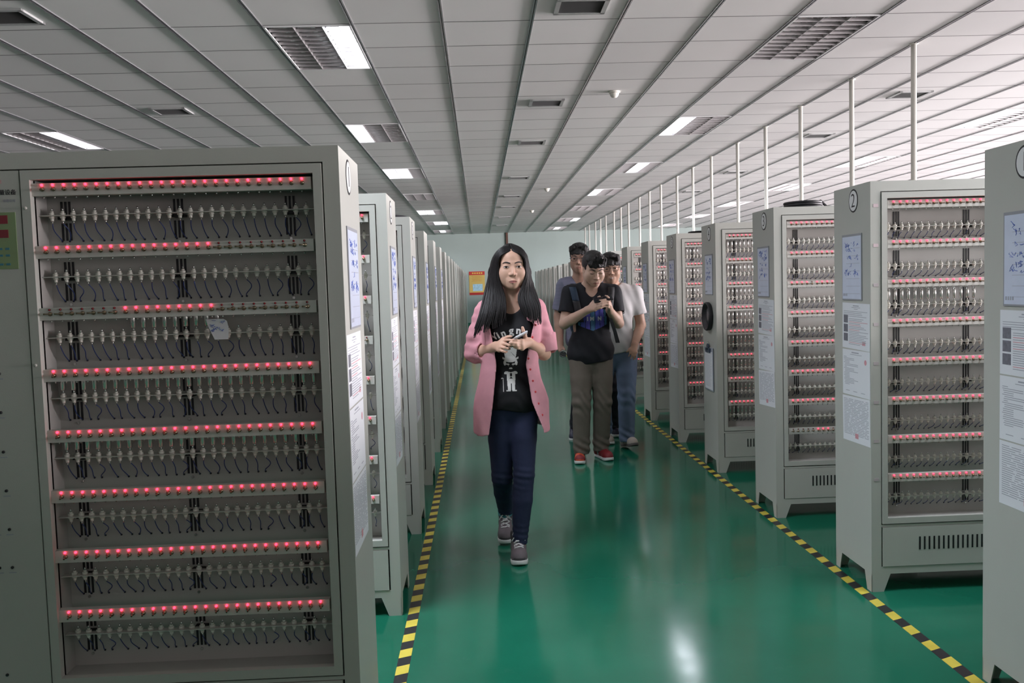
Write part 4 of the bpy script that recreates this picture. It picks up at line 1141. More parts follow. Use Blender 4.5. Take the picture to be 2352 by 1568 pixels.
    for A, q in ((RA, -1), (LA, 1)):
        a, b = np.array(A[0]), np.array(A[1]); w_ = np.array(A[2])
        sl_.cap(a + V(0, 0, .0), a * .45 + b * .55 + V(q * .004, 0, 0), .054, .060, .03); sl_.cap(a * .45 + b * .55 + V(q * .004, 0, 0), b + V(q * .002, -.004, .014), .060, .056, .02)
        if q < 0: sl_.cap(b + V(-.002, -.005, .008), b * .52 + w_ * .48, .056, .048, .02)
        else: sl_.cap(b + V(.006, -.004, .078), b + V(.012, -.020, .012), .058, .055, .008)
    sl_.fn(lambda X, Y, Z, D: D + .0022 * np.sin(Z * 120 + X * 45 + 20 * Y) + .0018 * np.sin(Z * 71 - X * 90))
    def openit(X, Y, Z, D):
        L_, R__ = np.interp(Z, zk, il), np.interp(Z, zk, ir)
        dx = np.minimum(X - L_, R__ - X) ; front = 4.50 - Y
        wedge = np.minimum(dx, front)                      # > 0 inside the opening
        neck = .066 - np.sqrt((X - .160) ** 2 + ((Y - 4.49) * .9) ** 2) + 0 * Z; neck = np.where(Z > 1.262, neck, -.05)
        wedge = np.where(Z < 1.305, wedge, np.minimum(wedge, .0 * Z + .05))
        D = np.maximum(D, wedge); D = np.maximum(D, neck)
        D = np.maximum(D, (.640 + .012 * np.cos((X - .15) * 14) - .03 * np.clip((4.45 - Y) * 4, 0, 1) + .02) - Z)
        return D
    s.D = np.maximum(s.D, -(s.D + .0115)); s.fn(openit)
    sl_.D = np.maximum(sl_.D, -(sl_.D + .0115))
    # cuffs: the sleeves end where the forearms come out
    for A, q in ((RA, -1), (LA, 1)):
        a, b, w_ = np.array(A[0]), np.array(A[1]), np.array(A[2]); dv = (w_ - b) / np.linalg.norm(w_ - b)
        if q < 0: c0, n_ = b + dv * .098, dv + V(.10, 0, -.15)
        else:
            u = (b - a) / np.linalg.norm(b - a); c0, n_ = b + V(.004, -.02, .012), u * .86 + dv * .35 + V(0, -.1, 0)
        n_ = n_ / np.linalg.norm(n_)
        sl_.fn(lambda X, Y, Z, D: np.where((X < .15) if q < 0 else (X > .15), np.maximum(D, (X - c0[0]) * n_[0] + (Y - c0[1]) * n_[1] + (Z - c0[2]) * n_[2]), D))
        if q < 0: sl_.cap(b + dv * .04, b + dv * .14, .0425, .0400, .003, 'sub')
        else: sl_.cap(b + V(0, 0, -.02), b + V(0, -.004, .05), .042, .046, .003, 'sub'); sl_.cap(b - dv * .01 + V(0, -.01, .0), b + dv * .10, .043, .040, .003, 'sub')
    h = np.clip(.5 + .5 * (sl_.D - s.D) / .012, 0, 1); s.D = (sl_.D + (s.D - sl_.D) * h - .012 * h * (1 - h)).astype(np.float32)
    put('shirt', s.mesh('shirt', pink, org), root)
    # rolled left cuff that stands off, collar wings, buttons
    b = MB(); ctr = np.array(LA[1]) + V(-.010, -.012, .098); u = V(.15, -.10, -.98); u /= np.linalg.norm(u); e1 = V(1, 0, .15); e1 -= u * (e1 @ u); e1 /= np.linalg.norm(e1); e2 = np.cross(u, e1)
    vs = []; n = 40
    for r, t_ in ((.055, 0), (.070, -.004), (.0715, .002), (.066, .088), (.062, .091), (.058, .084)):
        for k in range(n):
            a = 2 * math.pi * k / n; rr = r * (1 + .03 * math.sin(a * 3 + 1)); vs.append(tuple(ctr + e1 * rr * math.cos(a) + e2 * rr * .92 * math.sin(a) + u * t_ - np.array(org)))
    b.add(vs, [(i * n + k, i * n + (k + 1) % n, (i + 1) * n + (k + 1) % n, (i + 1) * n + k) for i in range(5) for k in range(n)], 0, True); o = b.build('cuff', pink, root)
    for q in (-1, 1):
        b = MB()
        def at(x, z, f=.0): y = s.front(x, z); y2 = t.front(x, z); ys = [v for v in (y, y2) if v is not None]; return (min(ys) if ys else 4.45) - .008 - f
        if q > 0: P = [(.205, 1.322), (.232, 1.305), (.262, 1.268), (.285, 1.238), (.262, 1.212), (.238, 1.222), (.222, 1.262), (.204, 1.292)]
        else: P = [(.112, 1.322), (.086, 1.305), (.060, 1.272), (.045, 1.240), (.070, 1.222), (.092, 1.232), (.104, 1.270), (.114, 1.298)]
        P3 = [(x, at(x, min(z, 1.285)), z) for x, z in P]; c = np.mean(P3, 0)
        top = [tuple(np.array(p) - np.array(org)) for p in P3]; bot = [tuple(np.array(p) + V(0, .006, 0) - np.array(org)) for p in P3]
        n = len(P); b.add(top + bot + [tuple(c + V(0, -.004, 0) - np.array(org))], [(i, (i + 1) % n, 2 * n) for i in range(n)] + [(i, i + n, (i + 1) % n + n, (i + 1) % n) for i in range(n)], 0, False); b.build('collar', pink, root)
    btn = mat('button_red', (0.60, 0.06, 0.07), 0.35, noise=0.08)
    for x, z in ((.270, 1.198), (.252, 1.138), (.230, 1.030), (.238, .974), (.249, .916), (.260, .860), (.274, .800), (.292, .74)):
        x += .006; y = s.front(x, z)
        if y is not None: MB().lathe([(.0058, .002), (.0058, -.0018), (.004, -.0028), (.0001, -.0022)], 'y', (x - org[0], y - org[1], z), 12).build('button', btn, root)

    # jeans
    jn = mat('jeans_navy', (0.019, 0.025, 0.060), 0.75, noise=0.45, nscale=7, bump=0.22, bscale=30, spec=0.25)
    j = Sculpt(axis(-.03, .33, .006), axis(4.34, 4.88, .007), axis(.05, .90, .007))
    j.ell((.148, 4.515, .795), (.143, .102, .12), .03)
    for q, m_ in ((LEG['r'], 1), (LEG['l'], 1)):
        mid = np.array(q[0]) * .5 + np.array(q[1]) * .5
        j.cap(V(*q[0]) - V(0, 0, .03), mid, .0765, .0665, .025); j.cap(mid, q[1], .0665, .0545, .01); j.cap(q[1], np.array(q[1]) * .62 + np.array(q[2]) * .38, .0545, .0520, .01); j.cap(np.array(q[1]) * .62 + np.array(q[2]) * .38, q[2], .0520, .0380, .01)
    for z, x, y in ((.43, .198, 4.435), (.40, .087, 4.50)):
        j.fn(lambda X, Y, Z, D: D + .0028 * np.sin((Z - z) * 190 + X * 25) * np.exp(-((Z - z) / .055) ** 2) * np.exp(-((X - x) / .08) ** 2))
    j.fn(lambda X, Y, Z, D: D + .0026 * np.sin(Z * 210 + X * 30) * np.exp(-((Z - .13) / .06) ** 2))
    j.fn(lambda X, Y, Z, D: np.maximum(D, np.where(Y > 4.62, .125 - Z + (Y - 4.785) * -.3, .074 - Z)))
    put('jeans', j.mesh('jeans', jn, org), root)

    # hair: cap with a centre parting, two long falls over the shoulders
    hx = Sculpt(axis(-.08, .36, .0042), axis(4.32, 4.66, .0045), axis(1.10, 1.64, .0045))
    T = H.T
    hx.ell(T((0, .018, .028)), (.0835, .100, .087), .02, 'add')
    hx.ell(V(.164, 4.555, 1.42), (.098, .046, .20), .03); hx.ell(V(.160, 4.585, 1.26), (.115, .035, .17), .03)
    Lk = [((.092, 4.466, 1.540), .020), ((.080, 4.460, 1.47), .027), ((.074, 4.450, 1.40), .032), ((.072, 4.425, 1.335), .034), ((.066, 4.392, 1.27), .032), ((.046, 4.378, 1.225), .020)]
    Rk = [((.230, 4.466, 1.540), .017), ((.238, 4.462, 1.47), .022), ((.243, 4.450, 1.40), .028), ((.240, 4.425, 1.335), .032), ((.250, 4.392, 1.285), .024), ((.268, 4.384, 1.26), .012)]
    for K_ in (Lk, Rk): hx.chain([p for p, r in K_], [r for p, r in K_], .02, 'add', 2.3)
    # open the face: a rounded window with the hairline above it
    wz = lambda z: np.interp(z, [-.30, -.16, -.10, -.05, 0, .026, .044, .055, .062], [.042, .036, .046, .0605, .0650, .0610, .0490, .030, .004])
    def face(X, Y, Z, D):
        lx, lz = X - H.O[0] + .0, Z - H.O[2]; hw = wz(lz)
        dl = np.where(lz > -.10, hw - np.abs(lx), np.where(lx > 0, np.interp(lz, [-.30, -.2, -.10], [.075, .036, .046]) - lx, lx + np.interp(lz, [-.30, -.22, -.10], [.04, .036, .048])))
        w_ = np.minimum(np.minimum(dl, .062 - lz), (H.O[1] - .022 - Y))
        return np.maximum(D, w_)
    hx.fn(face)
    hx.fn(lambda X, Y, Z, D: D + .0006 * np.sin((X - .166) * 380 + 3 * np.sin(Z * 16)) * np.clip((H.O[2] + .02 - Z) * 12, .15, 1))
    hx.fn(lambda X, Y, Z, D: D + .004 * np.exp(-((X - H.O[0] + .002) / .0035) ** 2) * np.clip((Z - H.O[2] - .06) * 30, 0, 1) * (Y < H.O[1] + .03))
    # the long falls: strands laid between an outer and an inner guide on each side
    GL = ([(.160, 4.475, 1.606), (.112, 4.452, 1.592), (.077, 4.455, 1.548), (.059, 4.455, 1.490), (.046, 4.450, 1.430), (.031, 4.440, 1.385), (.014, 4.412, 1.325), (-.010, 4.378, 1.250), (-.046, 4.366, 1.158)],
          [(.162, 4.392, 1.575), (.127, 4.383, 1.567), (.101, 4.394, 1.536), (.099, 4.405, 1.485), (.100, 4.405, 1.440), (.112, 4.402, 1.390), (.126, 4.392, 1.345), (.131, 4.372, 1.285), (.124, 4.366, 1.232)])
    GR = ([(.168, 4.475, 1.606), (.216, 4.452, 1.590), (.243, 4.455, 1.548), (.255, 4.455, 1.490), (.264, 4.450, 1.430), (.275, 4.440, 1.390), (.290, 4.412, 1.340), (.305, 4.385, 1.285), (.304, 4.366, 1.212)],
          [(.168, 4.392, 1.575), (.206, 4.383, 1.566), (.231, 4.394, 1.534), (.235, 4.405, 1.485), (.233, 4.405, 1.440), (.214, 4.402, 1.390), (.194, 4.392, 1.345), (.198, 4.372, 1.295), (.222, 4.364, 1.242)])
    def spline(P, n):
        P = np.array([2 * np.array(P[0]) - np.array(P[1])] + [np.array(p) for p in P] + [2 * np.array(P[-1]) - np.array(P[-2])]); out = []
        for t in np.linspace(0, len(P) - 3 - 1e-6, n):
            k = int(t); f = t - k; a, b, c_, d = P[k], P[k + 1], P[k + 2], P[k + 3]
            out.append(.5 * (2 * b + (c_ - a) * f + (2 * a - 5 * b + 4 * c_ - d) * f * f + (3 * b - a - 3 * c_ + d) * f ** 3))
        return np.array(out)
    hb = MB(); rr = random.Random(11)
    for Ga, Gb in (GL, GR):
        A_, B_ = spline(Ga, 24), spline(Gb, 24)
        for k in range(150):
            u = (k + rr.uniform(0, 1)) / 150; lay = rr.uniform(-.004, .007); wob = rr.uniform(-1, 1); P = A_ * (1 - u) + B_ * u
            bul = np.array([math.sin(math.pi * min(1, i / 8)) for i in range(24)])
            P[:, 1] += lay - .012 * math.sin(math.pi * u) * np.linspace(.3, 1, 24); P[:, 0] += .0022 * wob * np.sin(np.linspace(0, 3.0, 24) + 4 * u)
            # over the skull the strands ride on its curve
            c0 = np.array([.1655, 4.482, 1.515]); q = P[:7] - c0; rad = np.sqrt((q[:, 0] / .0865) ** 2 + (q[:, 1] / .104) ** 2 + (q[:, 2] / .0945) ** 2); f = np.clip(1 - np.arange(7) / 6.5, 0, 1)[:, None]
            P[:7] = P[:7] * (1 - f) + (c0 + q / rad[:, None]) * f
            end = rr.choice((24, 24, 24, 23, 22, 21)); P = P[:end]
            if end == 24: P[-1] += np.array([rr.uniform(-.006, .006), 0, rr.uniform(-.020, .006)])
            hb.tube([tuple(p - np.array(org)) for p in P], [.0050 * min(1, .45 + i / 8) * (1 - max(0, (i - end + 8) / 8) ** 1.3 * .85) for i in range(end)], 5, cap=False)
    hob = put('hair', hx.mesh('hair', hairm, org), root)
    hb.build('hair_strands', hairm, root)
    # sneakers
    up = mat('shoe_grey', (0.125, 0.105, 0.115), 0.75, noise=0.15, nscale=60); ac = [mat('shoe_dark', (0.055, 0.05, 0.055), 0.7, noise=0.2), mat('shoe_teal', (0.03, 0.24, 0.28), 0.5, noise=0.1)]
    sneaker(root, org, (.160, 4.495), (.156, 4.268), .085, up, ac, accent_at=lambda P, t: (t > .96) & (np.abs(P[:, 0]) < .014) & (P[:, 2] < .03))
    sneaker(root, org, (.108, 4.845), (.096, 4.625), .13, up, ac, lift=.045, pitch=11, accent_at=lambda P, t: P[:, 2] > .108)
    # her phone
    ph = thing('smartphone', 'white and grey smartphone held in the hands of the woman in pink', 'smartphone', (.187, 4.283, 1.150), None, Euler((math.radians(-13), math.radians(-24), math.radians(14))))
    bevel(MB().box(-.034, .034, -.068, .066, -.004, .004).build('case', mat('phone_white', (0.62, 0.63, 0.66), 0.25, noise=0.03), ph), .003, 3)
    MB().box(-.031, .031, -.056, .054, .0038, .0046).build('screen', mat('phone_glass', (0.02, 0.02, 0.025), 0.08, noise=0.1), ph)
    MB().lathe([(.006, 0), (.006, .0012)], 'z', (0, -.061, .004), 14).build('home_button', mat('phone_grey', (0.30, 0.30, 0.32), 0.3, noise=0.05), ph)
woman()

# ------------------------------------------------------------------ the three men
def man(label, org, O, face, skin_c, pel, shl, arms, legs, tee_m, trouser_m, shoes, hem, hair_fn, fx, hands, sleeve=.62, z_sh=1.35, torso_r=(.155, .100), chest_y=0.0, tee_extra=None, trouser_w=1.0, neck=.085, vneck=False):
    """O: head frame dict; pel, shl: pelvis and shoulder centres; arms and legs: joint triples"""
    root = thing('person', label, 'person', org)
    H = Head(**O)
    lo = np.array(min([tuple(p) for p in [shl, pel] + [q for a in arms for q in a] + [q for l in legs for q in l]], key=lambda p: p[0]))
    xs = [p[0] for a in list(arms) + list(legs) for p in a] + [O['O'][0] - .1, O['O'][0] + .1]; ys = [p[1] for a in list(arms) + list(legs) for p in a]
    ax = axis(min(xs) - .11, max(xs) + .11, .008, [(O['O'][0] - .11, O['O'][0] + .11)], .0042); ay = axis(min(ys) - .20, max(ys) + .16, .009, [(O['O'][1] - .13, O['O'][1] + .06)] if not hands.get('fy') else [hands['fy'], (max(hands['fy'][1], O['O'][1] - .13), O['O'][1] + .06)], .0042)
    az = axis(-.02, O['O'][2] + .19, .010, ([hands['fz']] if hands.get('fz') else []) + [(O['O'][2] - .15, O['O'][2] + .13)], .0042)
    g = Sculpt(ax, ay, az)
    sh_l, sh_r = np.array(arms[0][0]), np.array(arms[1][0]); pel = np.array(pel, float); shl = np.array(shl, float); mid = shl * .45 + pel * .55
    ch = shl * .80 + pel * .20
    def torso(g, o):
        g.ell(ch + V(0, -.005, 0), V(torso_r[0], torso_r[1], .17) + o, .04); g.ell(mid, V(torso_r[0] * .92, torso_r[1] * .93, .20) + o, .06)
        g.ell(pel + V(0, 0, -.01), V(torso_r[0] * .98, torso_r[1] * 1.04, .14) + o, .06); g.cap(sh_l, sh_r, .050 + o, .050 + o, .06)
        nb = H.T((0, .034, -.185))
        for s_ in (sh_l, sh_r): g.cap(nb * .75 + s_ * .25 + V(0, 0, .012), nb * .35 + s_ * .65, .040 + o, .040 + o, .05)
    torso(g, -.006); H.body(g, False, face.get('smile', False))
    for A in arms:
        a, b, c = (np.array(q, float) for q in A); m_ = b * .62 + c * .38
        g.cap(a, b, .050, .040, .02); g.cap(b, m_, .041, .041, .015); g.cap(m_, c, .041, .028, .012)
    for L in legs: g.cap(L[0], L[1], .080, .052, .03); g.cap(L[1], L[2], .050, .036, .02)
    hands['fn'](g)
    put('body', g.mesh('body', skin_mat('skin_' + fx, skin_c), org), root)
    H.features(g, root, org, **face)
    t = Sculpt(axis(ax[0], ax[-1], .0075), axis(ay[0], ay[-1], .008), axis(hem - .02, O['O'][2] - .05, .0075))
    torso(t, .008); t.ell(pel + V(0, 0, .0), V(torso_r[0] * 1.10, torso_r[1] * 1.22, .19), .06)
    for A in arms: a, b = np.array(A[0], float), np.array(A[1], float); t.cap(a, a + (b - a) * (sleeve + .3), .062, .070, .04)
    t.fn(lambda X, Y, Z, D: D + .0030 * np.sin(Z * 48 + (X - pel[0]) * 34 + 2 * np.sin(X * 21)) * np.clip((z_sh - .12 - Z) * 6, 0, 1) + .0015 * np.sin(X * 90 + Z * 33))
    for A in arms:
        a, b = np.array(A[0], float), np.array(A[1], float); u = (b - a) / np.linalg.norm(b - a); e = a + (b - a) * sleeve
        sg = 1 if a[0] > pel[0] else -1
        t.fn(lambda X, Y, Z, D: np.where((X - a[0]) * sg > -.035, np.maximum(D, np.where((np.sqrt((X - e[0]) ** 2 + (Y - e[1]) ** 2 + (Z - e[2]) ** 2) < .16), (X - e[0]) * u[0] + (Y - e[1]) * u[1] + (Z - e[2]) * u[2], -1)), D))
        t.cap(a + (b - a) * (sleeve - .16), b, .0465, .053, .004, 'sub')
    nb = H.T((0, .034, -.17)); t.cap(nb + V(0, -.005, -.045), nb + V(0, -.01, .12), neck * .82, neck, .008, 'sub')
    if vneck: t.cap(nb + V(0, -.08, -.02), nb + V(0, -.115, -.075), .048, .008, .006, 'sub')
    else: t.ell(nb + V(0, -.075, -.005), (.055, .06, .050), .006, 'sub')
    if tee_extra: tee_extra(t)
    t.fn(lambda X, Y, Z, D: np.maximum(D, hem + .012 * np.sin((X - pel[0]) * 13) - Z))
    put('t_shirt', t.mesh('t_shirt', tee_m, org), root)
    j = Sculpt(axis(ax[0], ax[-1], .0075), axis(ay[0], ay[-1], .009), axis(.02, pel[2] + .1, .0085))
    j.ell(pel + V(0, 0, -.03), V(torso_r[0] * 1.02, torso_r[1] * 1.12, .14), .03)
    for L in legs:
        a, b, c = (np.array(q, float) for q in L); m_ = a * .5 + b * .5
        j.cap(a + V(0, 0, -.03), m_, .094 * trouser_w, .086 * trouser_w, .03); j.cap(m_, b, .086 * trouser_w, .074 * trouser_w, .01); j.cap(b, c + V(0, 0, .03), .074 * trouser_w, .066 * trouser_w, .012); j.cap(c + V(0, 0, .03), c + V(0, 0, -.03), .066 * trouser_w, .064 * trouser_w, .01)
        j.fn(lambda X, Y, Z, D: D + (.0065 * np.sin((Z - b[2]) * 75 + X * 60 + 2 * np.sin(X * 40)) * np.exp(-((Z - b[2]) / .10) ** 2) + .007 * np.sin((Z - c[2]) * 100 + X * 60) * np.exp(-((Z - c[2] - .02) / .07) ** 2)) * np.exp(-((X - b[0]) / .10) ** 2))
        j.fn(lambda X, Y, Z, D: np.where((np.abs(X - c[0]) < .105) & (np.abs(Y - c[1]) < .16), np.maximum(D, c[2] - .045 + (Y - c[1]) * -.12 - Z), D))
    put('trousers', j.mesh('trousers', trouser_m, org), root)
    h = Sculpt(axis(O['O'][0] - .14, O['O'][0] + .14, .0042), axis(O['O'][1] - .17, O['O'][1] + .17, .0045), axis(O['O'][2] - .16, O['O'][2] + .20, .0045))
    hair_fn(h, H); put('hair', h.mesh('hair', hair2, org), root)
    for s_ in shoes: sneaker(root, org, **s_)
    return root, H, g, t

def glasses(root, org, H, g, col):
    o = np.array(org); b = MB(); W = lambda p: tuple(H.T(p) - o)
    y0 = -.1005
    for q in (-1, 1):
        P = [W((q * .033 + .0225 * math.copysign(abs(math.cos(a)) ** .6, math.cos(a)), y0 + .004 * abs(math.cos(a)), -.003 + .0155 * math.copysign(abs(math.sin(a)) ** .6, math.sin(a)))) for a in np.linspace(0, 2 * math.pi, 29)]
        b.tube(P, .0017, 6); b.tube([W((q * .055, y0 + .004, .004)), W((q * .070, -.075, .004)), W((q * .075, -.01, .002)), W((q * .074, .012, -.004))], .0017, 6)
    b.tube([W((-.0105, y0, .002)), W((0, y0 - .003, .004)), W((.0105, y0, .002))], .0016, 6)
    b.build('glasses', col, root)

def shorthair(top, fringe, side=.0, tuft=0.0, seed=1, swirl=0.0):
    def f(h, H):
        T, c = H.T, H.sc
        h.ell(T((0, .024, .036)), V(.0815 * H.w, .096, .084 + top) * c, .02, 'add', H.R)
        h.ell(T((0, -.035, .082 + top)), V(.060 * H.w, .046, .034) * c, .03, 'add', H.R)
        r = random.Random(seed)
        for k in range(46):                              # tufts over the crown
            a = r.uniform(-1, 1); x = a * .062; y = r.uniform(-.080, .05); z = .100 + top - 9 * x * x - max(0, y) * .20
            h.cap(T((x, y, z - .012)), T((x + r.uniform(-.012, .016) + swirl, y - r.uniform(-.004, .022), z + r.uniform(.000, .012) + tuft * (.5 + .5 * math.cos(a * 2)))), .015 * c, .005 * c, .008)
        for k in range(19):                              # fringe
            x = -.060 + .120 * k / 18; h.cap(T((x, -.058 + abs(x) * .2, .084)), T((x + r.uniform(-.006, .010) + swirl, -.0865 + abs(x) * .35, fringe + r.uniform(-.006, .008) - abs(x) * .12)), .018 * c, .0055 * c, .010)
        R = H.R; O = H.O
        def cut(X, Y, Z, D):
            px, py, pz = X - O[0], Y - O[1], Z - O[2]
            lx, ly, lz = ((R[0][0] * px + R[1][0] * py + R[2][0] * pz) / (c * H.w), (R[0][1] * px + R[1][1] * py + R[2][1] * pz) / c, (R[0][2] * px + R[1][2] * py + R[2][2] * pz) / c)
            edge = np.where(ly < -.030, fringe - .014, np.where(ly < -.004, -.022, np.where(ly < .030, .012, -.075)))
            return np.maximum(D, (edge - lz) * c)
        h.fn(cut)
        h.fn(lambda X, Y, Z, D: D + .0010 * np.sin(X * 420 + Y * 260) * np.sin(Z * 300 + X * 150))
    return f
def relaxed(g, wr, dirs, cols):
    """an open, slightly curled hand: wrist, four knuckle points, four fingertip points, thumb tip"""
    kn, tips, th = dirs; wr = np.array(wr, float)
    for p in kn: g.cap(wr, p, .022, .0135, .012)
    g.cap(kn[0], kn[3], .0125, .0120, .008)
    for i, (a, b) in enumerate(zip(kn, tips)):
        a, b = np.array(a, float), np.array(b, float); m_ = (a + b) / 2 + V(*cols); finger(g, [a, a * .6 + m_ * .4 + V(*cols) * .3, m_, b], .0100 if i < 3 else .0088, .0075)
    finger(g, [wr * .6 + np.array(kn[0]) * .4, *[np.array(q, float) for q in th]], .0125, .0085)

# man in black looking at his phone
def hands1(g):
    W1, W2 = V(.812, 6.60, 1.196), V(.985, 6.62, 1.190)
    kn = [V(.866, 6.520, 1.262), V(.868, 6.505, 1.240), V(.866, 6.500, 1.220), V(.860, 6.505, 1.202)]
    for p in kn: g.cap(W1, p, .024, .0140, .012)
    g.cap(kn[0], kn[3], .013, .012, .008)
    for a, (m_, t_) in zip(kn, (((.905, 6.480, 1.268), (.938, 6.482, 1.275)), ((.908, 6.470, 1.250), (.944, 6.478, 1.262)), ((.905, 6.468, 1.232), (.938, 6.478, 1.243)), ((.896, 6.476, 1.214), (.924, 6.485, 1.225)))): finger(g, [a, m_, t_], .0105, .0082)
    finger(g, [W1 * .5 + kn[0] * .5 + V(0, .02, .01), (.872, 6.545, 1.282), (.900, 6.530, 1.296)], .013, .009)
    kn = [V(.966, 6.530, 1.262), V(.972, 6.515, 1.244), V(.974, 6.512, 1.226), V(.972, 6.520, 1.210)]
    for p in kn: g.cap(W2, p, .024, .0140, .012)
    g.cap(kn[0], kn[3], .013, .012, .008)
    for a, (m_, t_) in zip(kn, (((.962, 6.495, 1.285), (.948, 6.492, 1.300)), ((.955, 6.482, 1.258), (.930, 6.480, 1.262)), ((.955, 6.480, 1.238), (.932, 6.480, 1.240)), ((.955, 6.490, 1.220), (.936, 6.490, 1.222)))): finger(g, [a, m_, t_], .0105, .0082)
    finger(g, [W2 * .5 + kn[0] * .5 + V(0, .02, .01), (.962, 6.548, 1.285), (.944, 6.535, 1.300)], .013, .009)
    g.carve((.922, 6.515, 1.280), (math.radians(28), math.radians(-8), 0), (.0745, .0385, .0072))
black_tee = mat('tee_black_man', (0.012, 0.013, 0.017), 0.75, noise=0.15, nscale=20, bump=0.2, bscale=14, spec=0.25)
khaki = mat('trousers_khaki', (0.125, 0.106, 0.086), 0.85, noise=0.15, nscale=14, bump=0.25, bscale=16)
redup = mat('shoe_red', (0.20, 0.012, 0.018), 0.6, noise=0.2, nscale=50); orange = mat('shoe_orange', (0.50, 0.075, 0.03), 0.5, noise=0.1); whiteac = mat('shoe_white', (0.55, 0.53, 0.53), 0.5, noise=0.05)
org1 = (.86, 6.82, 0)
m1, H1, g1, t1 = man('man in black tee and khaki trousers, looking down at his phone', org1, dict(O=(.888, 6.750, 1.512), yaw=8, pitch=24, roll=0, sc=1.08), dict(closed=True, browr=.0034, lipmat=mat('lips_man', (0.36, 0.16, 0.13), 0.45, noise=0.1)), (0.56, 0.37, 0.285), (.862, 6.86, .86), (.880, 6.87, 1.325),
    [[(.712, 6.87, 1.325), (.655, 6.81, 1.088), (.812, 6.60, 1.196)], [(1.052, 6.87, 1.318), (1.082, 6.81, 1.080), (.985, 6.62, 1.190)]],
    [[(.782, 6.85, .82), (.772, 6.78, .47), (.765, 6.80, .10)], [(.944, 6.86, .82), (.944, 6.83, .46), (.934, 6.90, .10)]],
    black_tee, khaki, [dict(heel=(.763, 6.915), toe=(.733, 6.655), ankle_z=.1, up=redup, accents=[orange, orange], laces=False, accent_at=lambda P, t: (t > .62) & (t < .86) & (P[:, 2] > .045)), dict(heel=(.912, 6.99), toe=(.985, 6.745), ankle_z=.1, up=redup, accents=[redup, whiteac], laces=False)],
    .775, shorthair(.006, .046, .004, .012, 3, .004), 'man_black', dict(fn=hands1, fy=(6.45, 6.62), fz=(1.17, 1.31)), sleeve=.66, torso_r=(.160, .102), vneck=True, neck=.080)
ph = thing('smartphone', 'black smartphone held in both hands by the man in black', 'smartphone', (.922, 6.515, 1.280), None, Euler((math.radians(28), math.radians(-8), 0)))
bevel(MB().box(-.072, .072, -.036, .036, -.0045, .0045).build('case', mat('phone_black', (0.012, 0.012, 0.014), 0.3, noise=0.1), ph), .003, 3); MB().box(-.062, .062, -.032, .032, .0043, .0052).build('screen', MATS['phone_glass'], ph)
# blue feather print with white marks
def feather(x, z, sel):
    h = .098 * (1 - (abs(x) / .118) ** 2.0); ang = x / .118
    top, bot = .055 + .030 * (1 - abs(ang)), -.050 - .052 * (1 - abs(ang)) ** .8
    if abs(x) > .112 or not bot < z < top: return False
    k = math.floor((x + z * x * .9 + .2) / .036); fr = ((x + z * x * .9 + .2) / .036) % 1
    if fr < .10: return False
    return (k % 3) == sel
for sel, (nm, col) in enumerate((('print_indigo', (0.05, 0.065, 0.33)), ('print_violet', (0.075, 0.065, 0.36)), ('print_teal', (0.04, 0.13, 0.25)))):
    decal('feather_print', t1, raster(lambda x, z: feather(x, z, sel), -.12, .12, -.11, .09, .0028), (.872, 1.132), mat(nm, col, 0.7, noise=0.25, nscale=50), m1, org1, .003)
for ch, x in (('1', -.036), ('*', -.002), ('N', .058)): decal('lettering', t1, text_mesh({'*': 'M'}.get(ch, ch), .040, 0, bold=.0022), (.868 + x, 1.122), pr_m if False else mat('print_pale', (0.42, 0.47, 0.52), 0.8, noise=0.1), m1, org1, .0045)
# his backpack: straps over the shoulders and the bag behind
bp = thing('backpack', 'navy backpack worn by the man in black, strap end dangling at his side', 'backpack', org1)
navy = mat('bag_navy', (0.012, 0.030, 0.060), 0.7, noise=0.2, nscale=30); bagk = mat('bag_black', (0.012, 0.013, 0.016), 0.7, noise=0.2)
def strap(xo, pts_z, m_, name):
    vs, fs = [], []; o = np.array(org1)
    for z, x in pts_z:
        for dx in (-.026, .026):
            y = t1.front(x + dx, z); y = 6.80 if y is None else y
            vs += [tuple(V(x + dx, y - .0190, z) - o), tuple(V(x + dx, y - .0095, z) - o)]
    n = len(pts_z)
    for i in range(n - 1):
        a = 4 * i; fs += [(a, a + 2, a + 6, a + 4), (a, a + 4, a + 5, a + 1), (a + 2, a + 3, a + 7, a + 6)]
    fs += [(0, 1, 3, 2), (4 * n - 4, 4 * n - 2, 4 * n - 1, 4 * n - 3)]
    MB().add(vs, fs, 0, True).build(name, m_, bp)
strap(0, [(z, .725 + (1.375 - z) * .20) for z in np.linspace(1.374, 1.262, 8)], navy, 'strap'); strap(0, [(z, .725 + (1.375 - z) * .20 - .02 * (1.27 - z)) for z in np.linspace(1.268, 1.10, 10)], bagk, 'webbing'); strap(0, [(z, 1.030 - (1.375 - z) * .12) for z in np.linspace(1.365, 1.14, 10)], bagk, 'strap')
b = Sculpt(axis(.68, 1.07, .009), axis(6.90, 7.20, .009), axis(.88, 1.42, .009)); b.ell((.872, 7.045, 1.14), (.165, .085, .235), .02); b.fn(lambda X, Y, Z, D: np.maximum(np.maximum(D, 7.010 - Y), np.abs(X - .872) - .15)); put('bag', b.mesh('bag', navy, org1), bp)
b = MB(); P = [V(.985, 6.690, 1.165), V(1.005, 6.660, 1.10), V(1.030, 6.665, 1.02), V(1.052, 6.68, .935)]; vs = []
for i, p in enumerate(P):
    wd = (.007, .013, .014, .016)[i]; vs += [tuple(p + V(dx, dy, 0) - np.array(org1)) for dx in (-wd, wd) for dy in (-.0025, .0025)]
